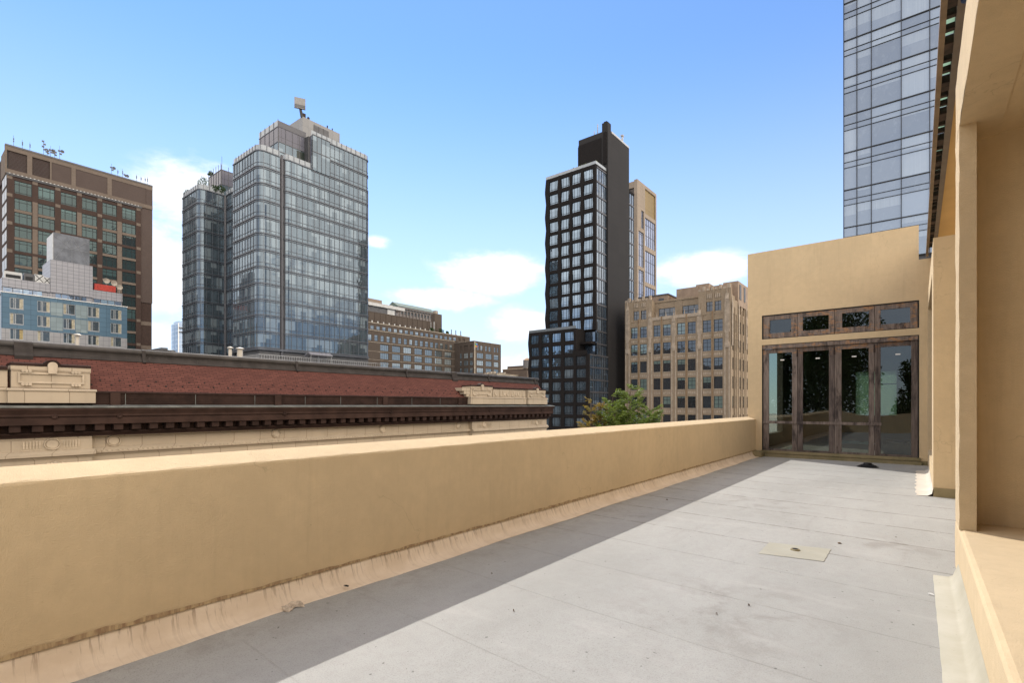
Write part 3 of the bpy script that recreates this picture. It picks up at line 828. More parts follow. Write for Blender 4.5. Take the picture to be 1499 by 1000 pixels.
# ------------------------------------------------------------------ side facade on the right
def side_facade():
    t = thing('side_facade', 'tan stucco facade with deep square recesses, piers and a sunlit ledge on the right', 'facade', (.6, 6.0, DECK))
    xf = .30
    # near bay
    g = MB()
    random.seed(8)
    def wavy_x_face(y0, y1, z0, z1, x, xb, n, m):
        """front skin facing -x with slight unevenness, closed to xb at the -y end"""
        vs, fs = [], []
        for j in range(n + 1):
            for i in range(m + 1):
                yy = y0 + (y1 - y0) * j / n; zz = z0 + (z1 - z0) * i / m
                e = .006 * (random.random() - .5)
                vs.append((x + e, yy + (e if 0 < i < m and j in (0,) else 0), zz))
        for j in range(n):
            for i in range(m):
                a = j * (m + 1) + i
                fs.append((a, a + 1, a + m + 2, a + m + 1))
        g.add(vs, fs)
        b = len(vs)
        # return face at y0
        vs2 = [vs[i] for i in range(m + 1)] + [(xb, y0, z0 + (z1 - z0) * i / m) for i in range(m + 1)]
        g.add(vs2, [(i, m + 1 + i, m + 2 + i, i + 1) for i in range(m)])
    wavy_x_face(6.16, 6.72, -1.135, 2.56, xf, .418, 3, 26)
    g.box(.32, .418, 6.17, 6.72, -1.13, 2.55)
    part('pier', g, STUCCO_N, t, label='narrow front pier of the near recess')
    g = MB()
    wavy_x_face(-1.4, 6.72, 2.553, 3.15, xf, .46, 40, 3)
    g.box(.303, .60, -1.4, 6.72, 2.546, 3.148)
    part('lintel', g, STUCCO_N, t)
    g = MB()
    # ledge: low wall, its top slightly domed and its arris rounded
    prof = [(xf, DECK - .1), (xf - .004, -1.30), (xf, -1.165), (xf + .012, -1.142), (xf + .035, -1.134), (1.1, -1.128), (4.5, -1.12), (4.5, DECK - .1)]
    g.prism_y(prof, -1.4, 6.75)
    part('ledge', g, STUCCO, t)
    g = MB()
    g.box(.418, 4.7, 6.58, 6.8, -1.14, 3.1)          # side wall of the recess
    g.box(4.5, 4.7, -1.4, 6.58, -1.14, 3.1)          # its back
    g.box(.60, 4.5, -1.4, 6.58, 2.56, 3.1); g.box(.32, 4.7, -1.7, -1.4, -1.14, 3.1)           # soffit
    part('recess', g, STUCCO, t)
    # set-back stretch between the bays
    g = MB(); g.box(.78, 1.1, 6.8, 11.56, DECK - .1, 2.94)
    part('setback_wall', g, STUCCO, t)
    # far bay
    x2 = .222
    g = MB()
    g.box(x2, .92, 11.55, 12.55, DECK - .1, 2.93)
    part('pier', g, STUCCO, t, label='broad far pier beside the end building')
    g = MB()
    g.box(x2, .62, 12.55, 17.448, 2.50, 2.93)
    g.box(x2, .62, 17.05, 17.448, -1.15, 2.50)
    part('lintel', g, STUCCO, t)
    g = MB(); g.box(x2, 1.1, 12.55, 17.448, DECK - .1, -1.15)
    part('ledge', g, STUCCO, t)
    g = MB(); g.box(1.1, 1.3, 11.6, 17.44, -1.7, 2.93); g.box(.62, 1.1, 12.55, 17.44, 2.52, 2.93)
    part('recess', g, STUCCO, t)
    g = MB(); g.box(.60, .66, 12.6, 17.0, -1.14, 2.49)
    part('shutter', g, RUSTY, t)
    # olive base band in front of the far pier, white coated apron beside it
    g = MB(); g.box(x2 + .004, .9, 11.53, 11.549, DECK - .01, -1.44)
    part('base_band', g, OLIVE_DARK, t)
    g = MB()
    vs, fs = [], []
    n = 24
    for i in range(n + 1):
        y = 11.53 + (15.9 - 11.53) * i / n
        e = .02 * math.sin(i * 1.9) + .012 * random.random()
        vs += [(x2 - .002, y, -1.46), (x2 - .02, y, -1.55), (x2 - .08, y, DECK + .012), (-.03 + e, y, DECK + .006)]
    for i in range(n):
        for q in range(3):
            a = i * 4 + q; fs.append((a, a + 4, a + 5, a + 1))
    g.add(vs, fs)
    part('base_flashing', g, WHITE_COAT, t, True)
    # olive membrane strip along the near ledge
    g = MB(); vs, fs = [], []
    n = 40
    for i in range(n + 1):
        y = 0.0 + 6.2 * i / n
        e = .002 * math.sin(i * 2.7)
        vs += [(xf - .003, y, -1.455), (xf - .02 + e * .5, y, -1.50), (xf - .045 + e * .6, y, DECK + .03), (xf - .075 + e, y, DECK + .012), (.118 + e, y, DECK + .008), (.116 + e, y, DECK + .001)]
    for i in range(n):
        for q in range(5):
            a = i * 6 + q; fs.append((a, a + 6, a + 7, a + 1))
    g.add(vs, fs)
    part('base_flashing', g, OLIVE, t, True)
    part_y = MB(); part_y.box(.312, .8, 6.74, 6.80, DECK - .1, -1.13)
    part('end_return', part_y, STUCCO, t)
side_facade()

# ------------------------------------------------------------------ steel canopy above
def canopy():
    t = thing('steel_canopy', 'dark steel eave with brackets and pale glass strips under the roof overhang at upper right', 'canopy', (.3, 10.0, 3.95))
    y0, y1 = 1.0, 17.44
    z = 3.95
    g = MB(); g.box(.182, .235, y0, y1, z, z + .10)
    part('outer_rail', g, BRONZE, t)
    g = MB(); g.box(.312, .385, y0, y1, z, z + .25)
    part('inner_beam', g, GREY_BEAM, t)
    y = y0 + .3
    k = 0
    bms = [MB().box(*q).mesh('bracket', RUSTY) for q in ((.235, .312, 0, .22, z + .005, z + .10), (.235, .312, .36, .42, z + .02, z + .09), (.235, .312, .62, .68, z + .03, z + .09))]
    gp = MB(); gp.box(.236, .311, .22, .86, z + .105, z + .115)
    gm = gp.mesh('glass_strip', FROSTED)
    while y < y1 - .7:
        for bm in bms: place('bracket', bm, t, Matrix.Translation((0, y, 0)))
        place('glass_strip', gm, t, Matrix.Translation((0, y, 0)))
        y += .86
    g = MB(); g.box(.385, 6.0, y0, 17.44, z + .10, z + .4)
    part('soffit', g, plain('ochre_soffit', (0.55, 0.37, 0.16), 0.85, 0, 0.06, 1.0), t)
    g = MB(); g.box(3.0, 3.3, y0, 17.44, 3.15, z + .1)
    part('back_wall', g, STUCCO, t)
    g = MB(); g.lathe((.36, 6.55, z - .03), [(.012, -.04), (.03, -.02), (.03, .03), (.015, .05)], 10)
    part('lamp', g, plain('blue_lamp', (.03, .06, .14), .4), t)
canopy()

# ------------------------------------------------------------------ small things on the deck
def deck_things():
    g = MB()
    g.lathe((-1.0, 16.02, DECK + .004), [(.235, 0), (.235, .012), (.20, .022), (.15, .045), (.10, .06), (.095, .075), (.09, .105), (.075, .108)], 28)
    for k in range(14):
        a = 2 * math.pi * k / 14
        c, s_ = math.cos(a), math.sin(a)
        g.tube((-1.0 + c * .20, 16.02 + s_ * .20, DECK + .03), (-1.0 + c * .10, 16.02 + s_ * .10, DECK + .07), .008, n=5)
    single('roof_drain', g, BLACK_METAL, 'black domed roof drain cover on the deck before the glazed doors', 'drain', (-1.0, 16.02, DECK))
    # patch over a sealed pipe
    t = thing('sealed_patch', 'square olive sealant patch with a dark dimpled centre on the deck', 'patch', (-1.04, 6.27, DECK))
    g = MB(); vs, fs = [], []
    n = 10
    for j in range(n + 1):
        for i in range(n + 1):
            u, v = i / n, j / n
            x = (-1.335 + .59 * u) * (1 - v) * 1 + (-1.345 + .60 * u) * v
            y = (5.93 + .11 * u) * (1 - v) + (6.49 + .12 * u) * v
            if i in (0, n): x += .003 * math.sin(j * 2.2)
            if j in (0, n): y += .003 * math.sin(i * 1.7)
            d = math.hypot(x + 1.04, y - 6.27)
            vs.append((x, y, DECK + .0065 + .018 * math.exp(-(d / .10) ** 2)))
    for j in range(n):
        for i in range(n):
            a = j * (n + 1) + i; fs.append((a, a + 1, a + n + 2, a + n + 1))
    g.add(vs, fs)
    part('sheet', g, PATCH, t, True)
    g = MB(); g.lathe((-1.04, 6.27, DECK + .025), [(.05, -.006), (.045, .004), (.035, .009), (.03, .001)], 16)
    part('pipe_stub', g, OLIVE_DARK, t)
    g = MB(); g.lathe((-1.04, 6.27, DECK + .03), [(.028, -.003), (.026, .004)], 12)
    part('plug', g, BLACK_METAL, t)
    # litter
    def scrap(x, y, w, l, a, mat_, name, label, cat, z=DECK, grp=None):
        M = Matrix.Translation((x, y, z + .006)) @ Matrix.Rotation(a, 4, 'Z')
        gg = MB(M)
        gg.add([(-w / 2, -l / 2, 0), (w / 2, -l / 2 * .8, .006), (w / 2 * .7, l / 2, .002), (-w / 2 * .8, l / 2 * .9, .008), (0, 0, .012)],
               [(0, 1, 4), (1, 2, 4), (2, 3, 4), (3, 0, 4)])
        gg.add([(-w / 2, -l / 2, -.002), (w / 2, -l / 2 * .8, -.002), (w / 2 * .7, l / 2, -.002), (-w / 2 * .8, l / 2 * .9, -.002)], [(3, 2, 1, 0)])
        return single(name, gg, mat_, label, cat, (x, y, z), grp)
    scrap(.092, 5.55, .012, .05, 1.1, WHITE, 'paper_scrap', 'small white paper scrap beside the olive strip at right', 'scrap')
    LEAFB = plain('dry_leaf', (0.10, 0.06, 0.03), 0.8)
    scrap(-.70, 6.95, .04, .035, .5, LEAFB, 'dry_leaf', 'curled brown leaf just beyond the sealed patch', 'leaf', grp='dry leaves on the deck')
    scrap(-3.86, 2.55, .018, .055, 1.9, BLACK_METAL, 'metal_bit', 'small dark bit lying on the pale flashing', 'debris', DECK + .03)
    scrap(-3.30, 8.35, .03, .04, .2, LEAFB, 'dry_leaf', 'tiny dark leaf in the parapet shade near the seams', 'leaf', grp='dry leaves on the deck')
    for x, y in ((-1.05, 4.35), (-1.2, 4.02), (-3.15, 3.65), (-.2, 7.7), (-2.45, 3.1)):
        scrap(x, y, 0.009 + .006 * random.random(), .016, random.random() * 3, LEAFB, 'dry_leaf', 'tiny dark leaf fragment lying on the grey deck', 'leaf', grp='leaf fragments on the deck')
    random.seed(21)
    # lump of loose coating at the foot of the flashing
    g = MB()
    n = 8
    vs = [(-3.865 + .06 * i / n + .02 * math.sin(j), 1.98 + .15 * j / n, DECK + .035 - .032 * i / n + .010 * random.random()) for j in range(n + 1) for i in range(n + 1)]
    fs = [(j * (n + 1) + i, j * (n + 1) + i + 1, (j + 1) * (n + 1) + i + 1, (j + 1) * (n + 1) + i) for j in range(n) for i in range(n)]
    g.add(vs, fs)
    g.add([(v[0] - .01, v[1], v[2] - .003) for v in vs], fs)
    single('loose_coating', g, plain('grey_flake', (0.50, 0.42, 0.33), .9, 0, .3, 20), 'peeled flake of pale coating on the flashing at lower left', 'debris', (-3.85, 2.1, DECK))
deck_things()
# ------------------------------------------------------------------ red tiled building across the street
def red_building():
    t = thing('mansard_building', 'long cream building with dark bracketed cornice and steep red tiled roof across the street', 'building', (-28, 15, GROUND))
    y0, y1 = -14.0, 35.5
    xw = -24.9
    g = MB()
    g.box(-45, xw, y0, y1, GROUND, -1.16)
    # string moulding under the frieze, with beads
    g.prism_y([(xw, -1.62), (xw + .05, -1.66), (xw + .10, -1.73), (xw + .16, -1.76), (xw + .16, -1.84), (xw + .06, -1.90), (xw, -1.98)], y0, y1)
    part('wall', g, CREAM, t)
    g = MB()
    y = y0
    while y < y1:
        g.box(xw + .158, xw + .185, y, y + .10, -1.80, -1.735); y += .17
    part('beading', g, CREAM_P, t, stuff=True)
    # projecting pavilion fronts under the two attic panels
    for a, b in ((-8.0, 5.22), (26.4, 35.62)):
        g = MB()
        g.box(xw, xw + .30, a, b, GROUND, -1.16)
        g.prism_y([(xw + .30, -1.64), (xw + .36, -1.67), (xw + .46, -1.76), (xw + .46, -1.85), (xw + .36, -1.91), (xw + .30, -1.98)], a - .04, b + .08)
        part('pavilion', g, CREAM, t)
    # oval medallions and fluted plaques
    for my, xo, fl in ((4.07, xw + .30, 1), (5.95, xw, 0), (12.48, xw, 0), (18.92, xw, 0), (25.32, xw, 0), (27.7, xw + .3, 1), (34.2, xw + .3, 1)):
        g = MB()
        g.lathe((xo - .02, my, -1.41), [(.24, 0), (.24, .04), (.225, .085), (.20, .085), (.185, .03), (.172, .03), (.165, .06), (.0, .065)], 28, 'X', 0, 1.0, .92)
        m = part('medallion', g, CREAM_P, t)
        if fl:
            for sgn in (-1, 1):
                g = MB()
                for k in range(6):
                    yy = my + sgn * (.33 + k * .085)
                    g.box(xo - .02, xo + .025, yy - .022, yy + .022, -1.56, -1.28)
                    g.box(xo - .02, xo + .04, yy - .03, yy + .03, -1.45, -1.39)
                g.box(xo - .02, xo + .012, my + sgn * .28, my + sgn * .82, -1.62, -1.59)
                part('fluted_plaque', g, CREAM_P, m)
    # carved wings over the window heads
    for my in (4.15, 27.7, 34.2):
        g = MB()
        for sgn in (-1, 1):
            for k in range(5):
                g.lathe((xw + .30, my + sgn * (.08 + .11 * k), -2.13 - .015 * k * k), [(.075, 0), (.07, .06), (.02, .09)], 10, 'X')
        g.lathe((xw + .30, my, -2.12), [(.10, 0), (.09, .12), (.03, .16)], 12, 'X')
        part('carved_ornament', g, CREAM_P, t, True)
    # cornice
    xc = -24.0
    g = MB()
    g.prism_y([(-26, -1.165), (xw + .36, -1.165), (xw + .36, -1.12), (xw + .46, -1.03), (xw + .46, -.985), (-26, -.985)], y0, y1 + .3)
    g.prism_y([(-26, -.985), (xw + .30, -.985), (xw + .30, -.70), (-26, -.70)], y0, y1 + .2)
    part('bed_mould', g, COPPER, t)
    g = MB()
    g.prism_y([(-26, -.70), (xc - .12, -.70), (xc - .10, -.46), (xc - .16, -.45), (xc - .16, -.41), (xc - .10, -.40), (xc - .10, -.33), (xc - .05, -.24), (xc, -.16), (xc, -.085), (-26, -.085)], y0, y1 + .42)
    part('corona', g, COPPER_L, t)
    g = MB()
    g.prism_y([(xc + .015, -.10), (xc + .03, -.075), (xc + .02, -.045), (xc - .05, -.035), (-24.58, .02), (-24.58, -.08), (xc, -.084)], y0, y1 + .44)
    part('crown_gutter', g, VERDIGRIS, t)
    g = MB()
    y = -2.9
    dn = []
    while y < y1 + .2:
        dn.append(y); y += .58
    dm = MB().prism_y([(xw + .30, -.705), (xc - .20, -.705), (xc - .20, -.93), (xc - .26, -.955), (xw + .30, -.955)], 0, .29).mesh('dentil', COPPER)
    for y in dn:
        place('dentil', dm, t, Matrix.Translation((0, y, 0)))
    for my in (-3.2, 4.05, 5.95, 12.5, 18.9, 25.3, 27.7, 34.2):
        g = MB(); g.lathe((xc - .13, my, -.40), [(.09, 0), (.095, .07), (.06, .085), (.05, .075), (.0, .078)], 16, 'X')
        part('cornice_boss', g, COPPER, t, True)
    # upstand behind the gutter
    xg = -24.62
    g = MB()
    g.box(-26, xg, y0, y1, -.07, .47)
    g.prism_y([(-26, .47), (xg + .05, .47), (xg + .05, .52), (xg - .02, .555), (-26, .555)], y0, y1)
    z = 0.07
    while z < .45:
        g.box(xg, xg + .012, y0, y1, z, z + .012); z += .1
    part('upstand', g, COPPER, t)
    for a in (-8.0, 5.76, 12.24, 18.68, 24.96):
        g = MB(); g.box(xg + .001, xg + .10, a, a + .32, -.05, .50); g.box(xg + .001, xg + .14, a - .04, a + .36, -.04, .02)
        g.lathe((xg + .12, a + .05, -.02), [(.045, 0), (.045, .04)], 8, 'X'); g.lathe((xg + .12, a + .26, -.02), [(.045, 0), (.045, .04)], 8, 'X')
        part('upstand_post', g, COPPER_L, t)
    for a in (6.25, 8.76, 11.3, 13.84, 15.9, 18.3, 20.9, 23.3):
        g = MB(); g.box(xg + .013, xg + .022, a, a + .022, -.03, .47)
        part('seam_strip', g, VERDIGRIS, t)
    # mansard slope and ridge
    g = MB()
    g.prism_y([(-24.66, .555), (-25.72, 1.95), (-45, 1.95), (-45, .555)], y0, y1 + .3)
    part('tiled_roof', g, TILE, t)
    g = MB()
    for row, zz in ((0, .78), (1, .97)):
        y = y0 + row * .3
        while y < y1:
            xx = -24.66 - (zz - .555) * (1.06 / 1.395)
            g.box(xx - .02, xx + .022, y, y + .05, zz, zz + .045)
            y += .62
    part('snow_guards', g, BLACK_METAL, t, stuff=True)
    dx = .85
    def rp(pts): return [(x + dx, z * .966) for x, z in pts]
    g = MB()
    g.prism_y(rp([(-26.46, 1.86), (-26.42, 1.885), (-26.54, 2.10), (-26.62, 2.14), (-26.62, 2.0)]), y0, y1 + .4)
    g.box(-26.4, -25.75, y0, y1 + .35, 1.93, 2.19)
    part('ridge_flashing', g, CAP_GREY, t)
    g = MB()
    n = 10
    pts = [(-26.62 + .15 * math.cos(a) - .02, 2.33 + .12 * math.sin(a)) for a in [-.9 + (math.pi + .9) * i / n for i in range(n + 1)]]
    g.prism_y(rp(pts + [(-27.4, 2.36), (-27.4, 2.2), (-26.62, 2.18)]), y0, y1 + .5)
    part('ridge_roll', g, CAP_LIGHT, t, True)
    for a in (-8.1, 3.2, 7.1, 13.9, 21.3, 25.4, 29.3, 35.3):
        g = MB()
        big = a in (3.2, 25.4)
        w = .5 if big else .12
        g.prism_y(rp([(-26.38, 1.84 if not big else 1.70), (-26.34, 1.88), (-26.42, 2.0), (-26.46, 2.24), (-26.47, 2.40), (-26.6, 2.46), (-26.8, 2.46), (-26.8, 1.9)]), a, a + w)
        part('ridge_strap', g, CAP_GREY, t)
    for k in range(16):
        a = -3 + 2.45 * k + .6 * math.sin(k * 5.0)
        g = MB(); g.box(-25.555, -25.545, a, a + .018, 1.87, 2.03)
        part('flashing_lap', g, CAP_LIGHT, t)
    g = MB(); g.quad((-45, y0, 1.97), (-26.4, y0, 1.97), (-26.4, y1, 1.97), (-45, y1, 1.97))
    part('flat_roof', g, ROOF_GREY, t)
    # attic panels of cream terracotta
    xa = -24.42
    def end_block(ya, yb, zb):
        """framed block on a base course, dark cap and round-headed key block"""
        g = MB()
        g.box(-25.6, xa + .12, ya - .10, yb + .14, .085, .50)
        g.prism_y([(-25.6, .50), (xa + .15, .50), (xa + .17, .53), (xa + .15, .575), (xa + .06, .60), (-25.6, .60)], ya - .13, yb + .17)
        g.box(-25.5, xa, ya, yb, .60, zb)
        g.box(-25.5, xa + .035, ya - .015, yb + .015, zb - .17, zb - .0)
        b = part('attic_block', g, CREAM, t)
        g = MB()
        fa, fb, f0, f1 = ya + .16, yb - .18, .80, zb - .25
        for a_, b_, c_, d_ in ((fa, fb, f0 - .02, f0 + .05), (fa, fb, f1 - .03, f1 + .02), (fa, fa + .06, f0 + .05, f1 - .03), (fb - .06, fb, f0 + .05, f1 - .03)):
            g.box(xa - .02, xa + .06, a_, b_, c_, d_)
        part('frame_moulding', g, CREAM_P, b)
        for yy in (ya + .38, yb - .42):
            for zz in (f0 - .06, f1 + .07):
                g = MB()
                for k in range(3):
                    g.tube((xa - .01, yy - .09 + .09 * k, zz), (xa + .09, yy - .09 + .09 * k, zz), .052, n=10)
                part('scroll_bracket', g, CREAM_P, b)
        mid = (ya + yb) / 2 - .01
        g = MB()
        pts = [(mid - .115, f1 + .0), (mid - .135, zb + .04)] + [(mid - .135 * math.cos(a), zb + .04 + .13 * math.sin(a)) for a in [math.pi * i / 10 for i in range(1, 10)]] + [(mid + .135, zb + .04), (mid + .115, f1)]
        g.prism_x(pts, xa - .2, xa + .13)
        part('key_block', g, CREAM_P, b)
        g = MB()
        pts = [(mid - .24, zb + .02)] + [(mid - .24 * math.cos(a), zb + .03 + .22 * math.sin(a)) for a in [math.pi * i / 10 for i in range(0, 11)]] + [(mid + .24, zb + .02), (mid + .17, zb + .02)] + [(mid + .15 * math.cos(a), zb + .04 + .145 * math.sin(a)) for a in [math.pi * i / 10 for i in range(0, 11)]] + [(mid - .17, zb + .02)]
        g.prism_x(pts, xa - .25, xa + .06)
        g.prism_y([(-25.5, zb), (xa + .05, zb), (xa + .05, zb + .09), (xa + .02, zb + .11), (-25.5, zb + .06)], ya - .02, mid - .243)
        g.prism_y([(-25.5, zb), (xa + .05, zb), (xa + .05, zb + .09), (xa + .02, zb + .11), (-25.5, zb + .06)], mid + .243, yb + .02)
        part('metal_cap', g, COPPER, b)
    def mid_panel(ya, yb, carve):
        g = MB()
        g.box(-25.6, xa - .02, ya, yb, .085, .50)
        g.prism_y([(-25.6, .50), (xa + .0, .50), (xa + .03, .53), (xa, .575), (xa - .06, .60), (-25.6, .60)], ya, yb)
        g.box(-25.5, xa - .10, ya, yb, .60, 1.22)
        b = part('attic_panel', g, CREAM, t)
        g = MB()
        k = 0
        y = ya + .35
        while y < yb - .4:
            if k % 3 == 0:
                g.lathe((xa - .11, y, .86), [(.16, 0), (.16, .05), (.12, .07), (.10, .05), (.0, .055)], 16, 'X')
            elif k % 3 == 1:
                g.box(xa - .11, xa - .05, y - .03, y + .03, .68, 1.08); g.box(xa - .11, xa - .05, y + .03, y + .22, .68, .74)
            else:
                g.box(xa - .11, xa - .06, y - .14, y - .09, .70, 1.05); g.lathe((xa - .11, y + .08, .80), [(.11, 0), (.09, .06), (.0, .07)], 14, 'X')
            y += .46; k += 1
        part('carved_relief', g, CREAM_P, b)
        g = MB()
        g.prism_y([(-25.5, 1.22), (xa - .03, 1.22), (xa - .03, 1.33), (xa - .06, 1.35), (-25.5, 1.30)], ya, yb)
        part('metal_cap', g, COPPER, b)
    end_block(2.98, 5.12, 1.385)
    mid_panel(-5.2, 2.90, True)
    end_block(26.05, 28.35, 1.335)
    mid_panel(28.54, 32.55, True)
    end_block(32.74, 35.18, 1.225)
    # stepped return of the right panel against the tiles
    g = MB()
    for k, (a, z0_, z1_) in enumerate(((25.22, 1.0, 1.22), (25.45, .78, 1.0), (25.7, .60, .78))):
        g.box(-25.5, xa - .04 - .02 * k, a, 26.03, z0_, z1_ - .003)
    part('stepped_return', g, CREAM, t)
red_building()

def rooftop_vents():
    for x, y, r, h, w, lab in ((-30.5, 5.93, .07, 1.15, .17, 'slim white vent pipe with cone cap in front of the blue hotel'),
                            (-30.5, 12.65, .09, 1.05, .17, 'slimmer of two cream vent pipes below the glass tower'),
                            (-30.5, 13.18, .15, .98, .24, 'stouter of two cream vent pipes below the glass tower')):
        z = 2.03
        top = 3.42
        t = thing('roof_vent', lab, 'vent', (x, y, z), 'vent pipes on the red roof building')
        g = MB(); g.tube((x, y, z), (x, y, top - .22), r, n=14)
        part('pipe', g, VENT, t, True)
        g = MB(); g.lathe((x, y, top - .20), [(r * .9, 0), (w * .92, .02), (w, .045), (w * .45, .10), (.02, .12)], 16)
        part('cap', g, VENT, t)
rooftop_vents()
# ------------------------------------------------------------------ brown brick tower, far left
BRICK_D = masonry('dark_brown_brick', (0.072, 0.046, 0.038), (0.060, 0.039, 0.033), (0.07, 0.053, 0.045), 0.24, 0.08, .012, 0.9, 0.3)
BRICK_B = masonry('beige_stone', (0.185, 0.148, 0.12), (0.165, 0.132, 0.106), (0.13, 0.102, 0.085), 0.9, 0.45, .015, 0.9, 0.2)
TEAL_GLASS = glass_mat('teal_office_glass', (0.008, 0.019, 0.020), (0.06, 0.115, 0.115), 0.38, 0.03, (0.48, 0.66, 0.70))
BLACK_FRAME = plain('black_window_frame', (0.018, 0.02, 0.022), 0.5, 0.2, 0.1)
WHITE_FRAME = plain('pale_window_frame', (0.42, 0.44, 0.45), 0.5, 0.2, 0.08)

def add_windows(t, cols, rows, frame_of, plane=None, name='window', M0=None, glass=None, recess=0.12, limit=None):
    pass

def brick_tower():
    X = -176.0
    t = thing('brick_tower', 'tall brown brick office tower with teal windows and beige bands at far left', 'building', (-190, 35, GROUND))
    ya, yb = 20.4, 51.0
    zt = 64.7
    cols = [(22.05, 25.3), (26.42, 29.66), (30.85, 34.07), (35.18, 38.41), (39.58, 42.81), (44.04, 47.27)]
    rows = [(53.0, 56.2)] + [(49.03 - 3.47 * k, 51.83 - 3.47 * k) for k in range(13)]
    g = MB()
    g.box(X - 30, X - .9, ya + .9, yb, GROUND, zt - .5)
    g.box(X - 30, X - .4, ya + .6, yb + .001, 57.9, zt - .4)
    part('core', g, BRICK_D, t)
    M = FR(X, ya, 0, EAST)
    # projecting window front
    g = MB(M)
    lc = [(a - ya, b - ya) for a, b in cols]
    grid_wall(g, .5, 28.1, rows[-1][0] - 1.0, 57.3, lc, rows, .5, 0, 0, .06)
    # beige spandrels and piers alternate with the brown
    for i, (z0, z1) in enumerate(rows[1:]):
        if i % 2 == 0:
            for a, b in lc:
                g.box(a, b, .02, .058, z0 - .67, z0, 1)
    for k in (0, 2, 4):
        for i in range(0, len(rows) - 1, 2):
            zb_, ztp = rows[min(i + 2, len(rows) - 1)][0] , rows[i + 1][1]
            g.box(lc[k][1] + .08, lc[k + 1][0] - .08, -.03, -.001, zb_, ztp, 1)
    ed = [.5, lc[0][0]]
    pier = [.8] + [(lc[i][1] + lc[i + 1][0]) / 2 for i in range(5)] + [27.5]
    for i in range(0, len(rows)):
        for j, u in enumerate(pier):
            if i == 0 or (i % 2 == 1 and j % 2 == 0):
                z = rows[i][1] + .1 if i else 56.35
                g.box(u - .5, u + .5, -.045, -.031, z - .05, z + .75, 1)
    part('facade', g, [BRICK_D, BRICK_B], t)
    g = MB(M); g.box(.2, 28.3, -.35, 0, 57.35, 57.62); g.box(.3, 28.2, -.22, 0, 57.1, 57.35)
    for k in range(36):
        g.box(.6 + k * .76, .9 + k * .76, -.42, -.35, 57.5, 57.66, 1)
    part('cornice', g, [DARK_METAL, PALE_METAL], t)
    # attic storey with framed panels and louvres
    g = MB(M)
    g.box(0, 31, .1, .9, 57.62, 58.7, 0); g.box(0, 31, .1, .9, 63.3, 64.35, 0)
    fr = [0, .35, 4.1, 5.15, 8.3, 12.9, 14.0, 20.4, 21.7, 29.6, 30.6]
    for a, b in ((0, .35), (4.0, 4.95), (8.35, 8.65), (12.6, 13.5), (20.3, 21.3), (29.4, 30.6)):
        g.box(a, b, .1, .9, 58.7, 63.3, 0 if a < 29 else 1)
    g.box(8.65, 31, .2, .4, 58.7, 63.3, 1)
    g.box(0, 31, .0, 1, 64.35, 64.75, 2)
    g.box(28.1, 31, .3, .9, 30, 57.62, 1)
    part('attic', g, [BRICK_B, masonry('attic_brick', (0.105, 0.078, 0.068), (0.09, 0.067, 0.06), (0.10, 0.08, 0.07), 0.24, 0.08, .012, .9, .2), DARK_METAL], t)
    g = MB(M)
    for a, b in ((.35, 4.0), (4.95, 8.35)):
        z = 58.75
        while z < 63.2:
            g.prism_x([(.35, z), (.55, z + .25), (.6, z + .25), (.4, z)], a, b); z += .32
        g.box(a, b, .62, .7, 58.7, 63.3)
    part('louvre', g, plain('grey_louvre', (0.115, 0.115, 0.12), .5, .2), t)
    # plain right-hand strip
    g = MB(M)
    g.box(28.1, 30.9, .5, .9, GROUND, 57.6, 0)
    for k in range(8):
        z = 52.5 - 7.0 * k
        g.box(28.1, 30.88, .44, .499, z - 1.1, z, 1)
    part('side_strip', g, [BRICK_D, BRICK_B], t)
    # glimpse of the south side
    g = MB(FR(X - 9, ya, 0, 0))
    g.box(0, 8.0, .5, .9, GROUND, 57.6, 0); g.box(0, 8.0, .3, .9, 58, 64.3, 1)
    for k in range(16):
        g.box(1.0, 4.0, .40, .49, 3 + 3.47 * k, 5.6 + 3.47 * k, 2); g.box(4.6, 7.4, .40, .49, 3 + 3.47 * k, 5.6 + 3.47 * k, 2)
    part('south_side', g, [BRICK_D, BRICK_B, plain('pale_panel', (.35, .36, .37), .4, .2)], t)
    # windows
    wm = window_meshes('teal', 3.24, 2.8, (.28, .72), (.70,), BLACK_FRAME, TEAL_GLASS, .10, .09, .14)
    wm0 = window_meshes('teal_top', 3.24, 3.2, (.28, .72), (.74, .13), BLACK_FRAME, TEAL_GLASS, .10, .09, .14)
    for i, (z0, z1) in enumerate(rows):
        for a, b in cols:
            put_window(t, wm0 if i == 0 else wm, FR(X - .16, (a + b) / 2, z0, EAST))
    sw = window_meshes('small_teal', 1.6, 1.2, (.3,), (), BLACK_FRAME, TEAL_GLASS, .1, .08, .1)
    put_window(t, sw, FR(X - .36, 49.2, 53.2, EAST))
    # antennas along the parapet
    kinds = [(22.0, 2.9, 0), (23.6, 2.4, 0), (25.0, 2.4, 0), (27.6, 3.6, 3), (28.3, 1.6, 1), (28.95, 3.0, 2), (29.75, 1.9, 1), (30.75, 3.8, 2), (41.8, 3.2, 2), (43.2, 2.1, 0), (44.3, 2.6, 0), (44.9, 1.4, 2), (46.2, 0.0, 0), (47.6, 2.2, 0), (48.7, 2.0, 0), (49.7, 2.2, 0), (50.3, 2.5, 0)]
    labs = ['antenna mast above the left louvres of the brick tower', 'antenna mast with clustered panels on the brick tower roof', 'antenna mast carrying a round dish on the brick tower roof']
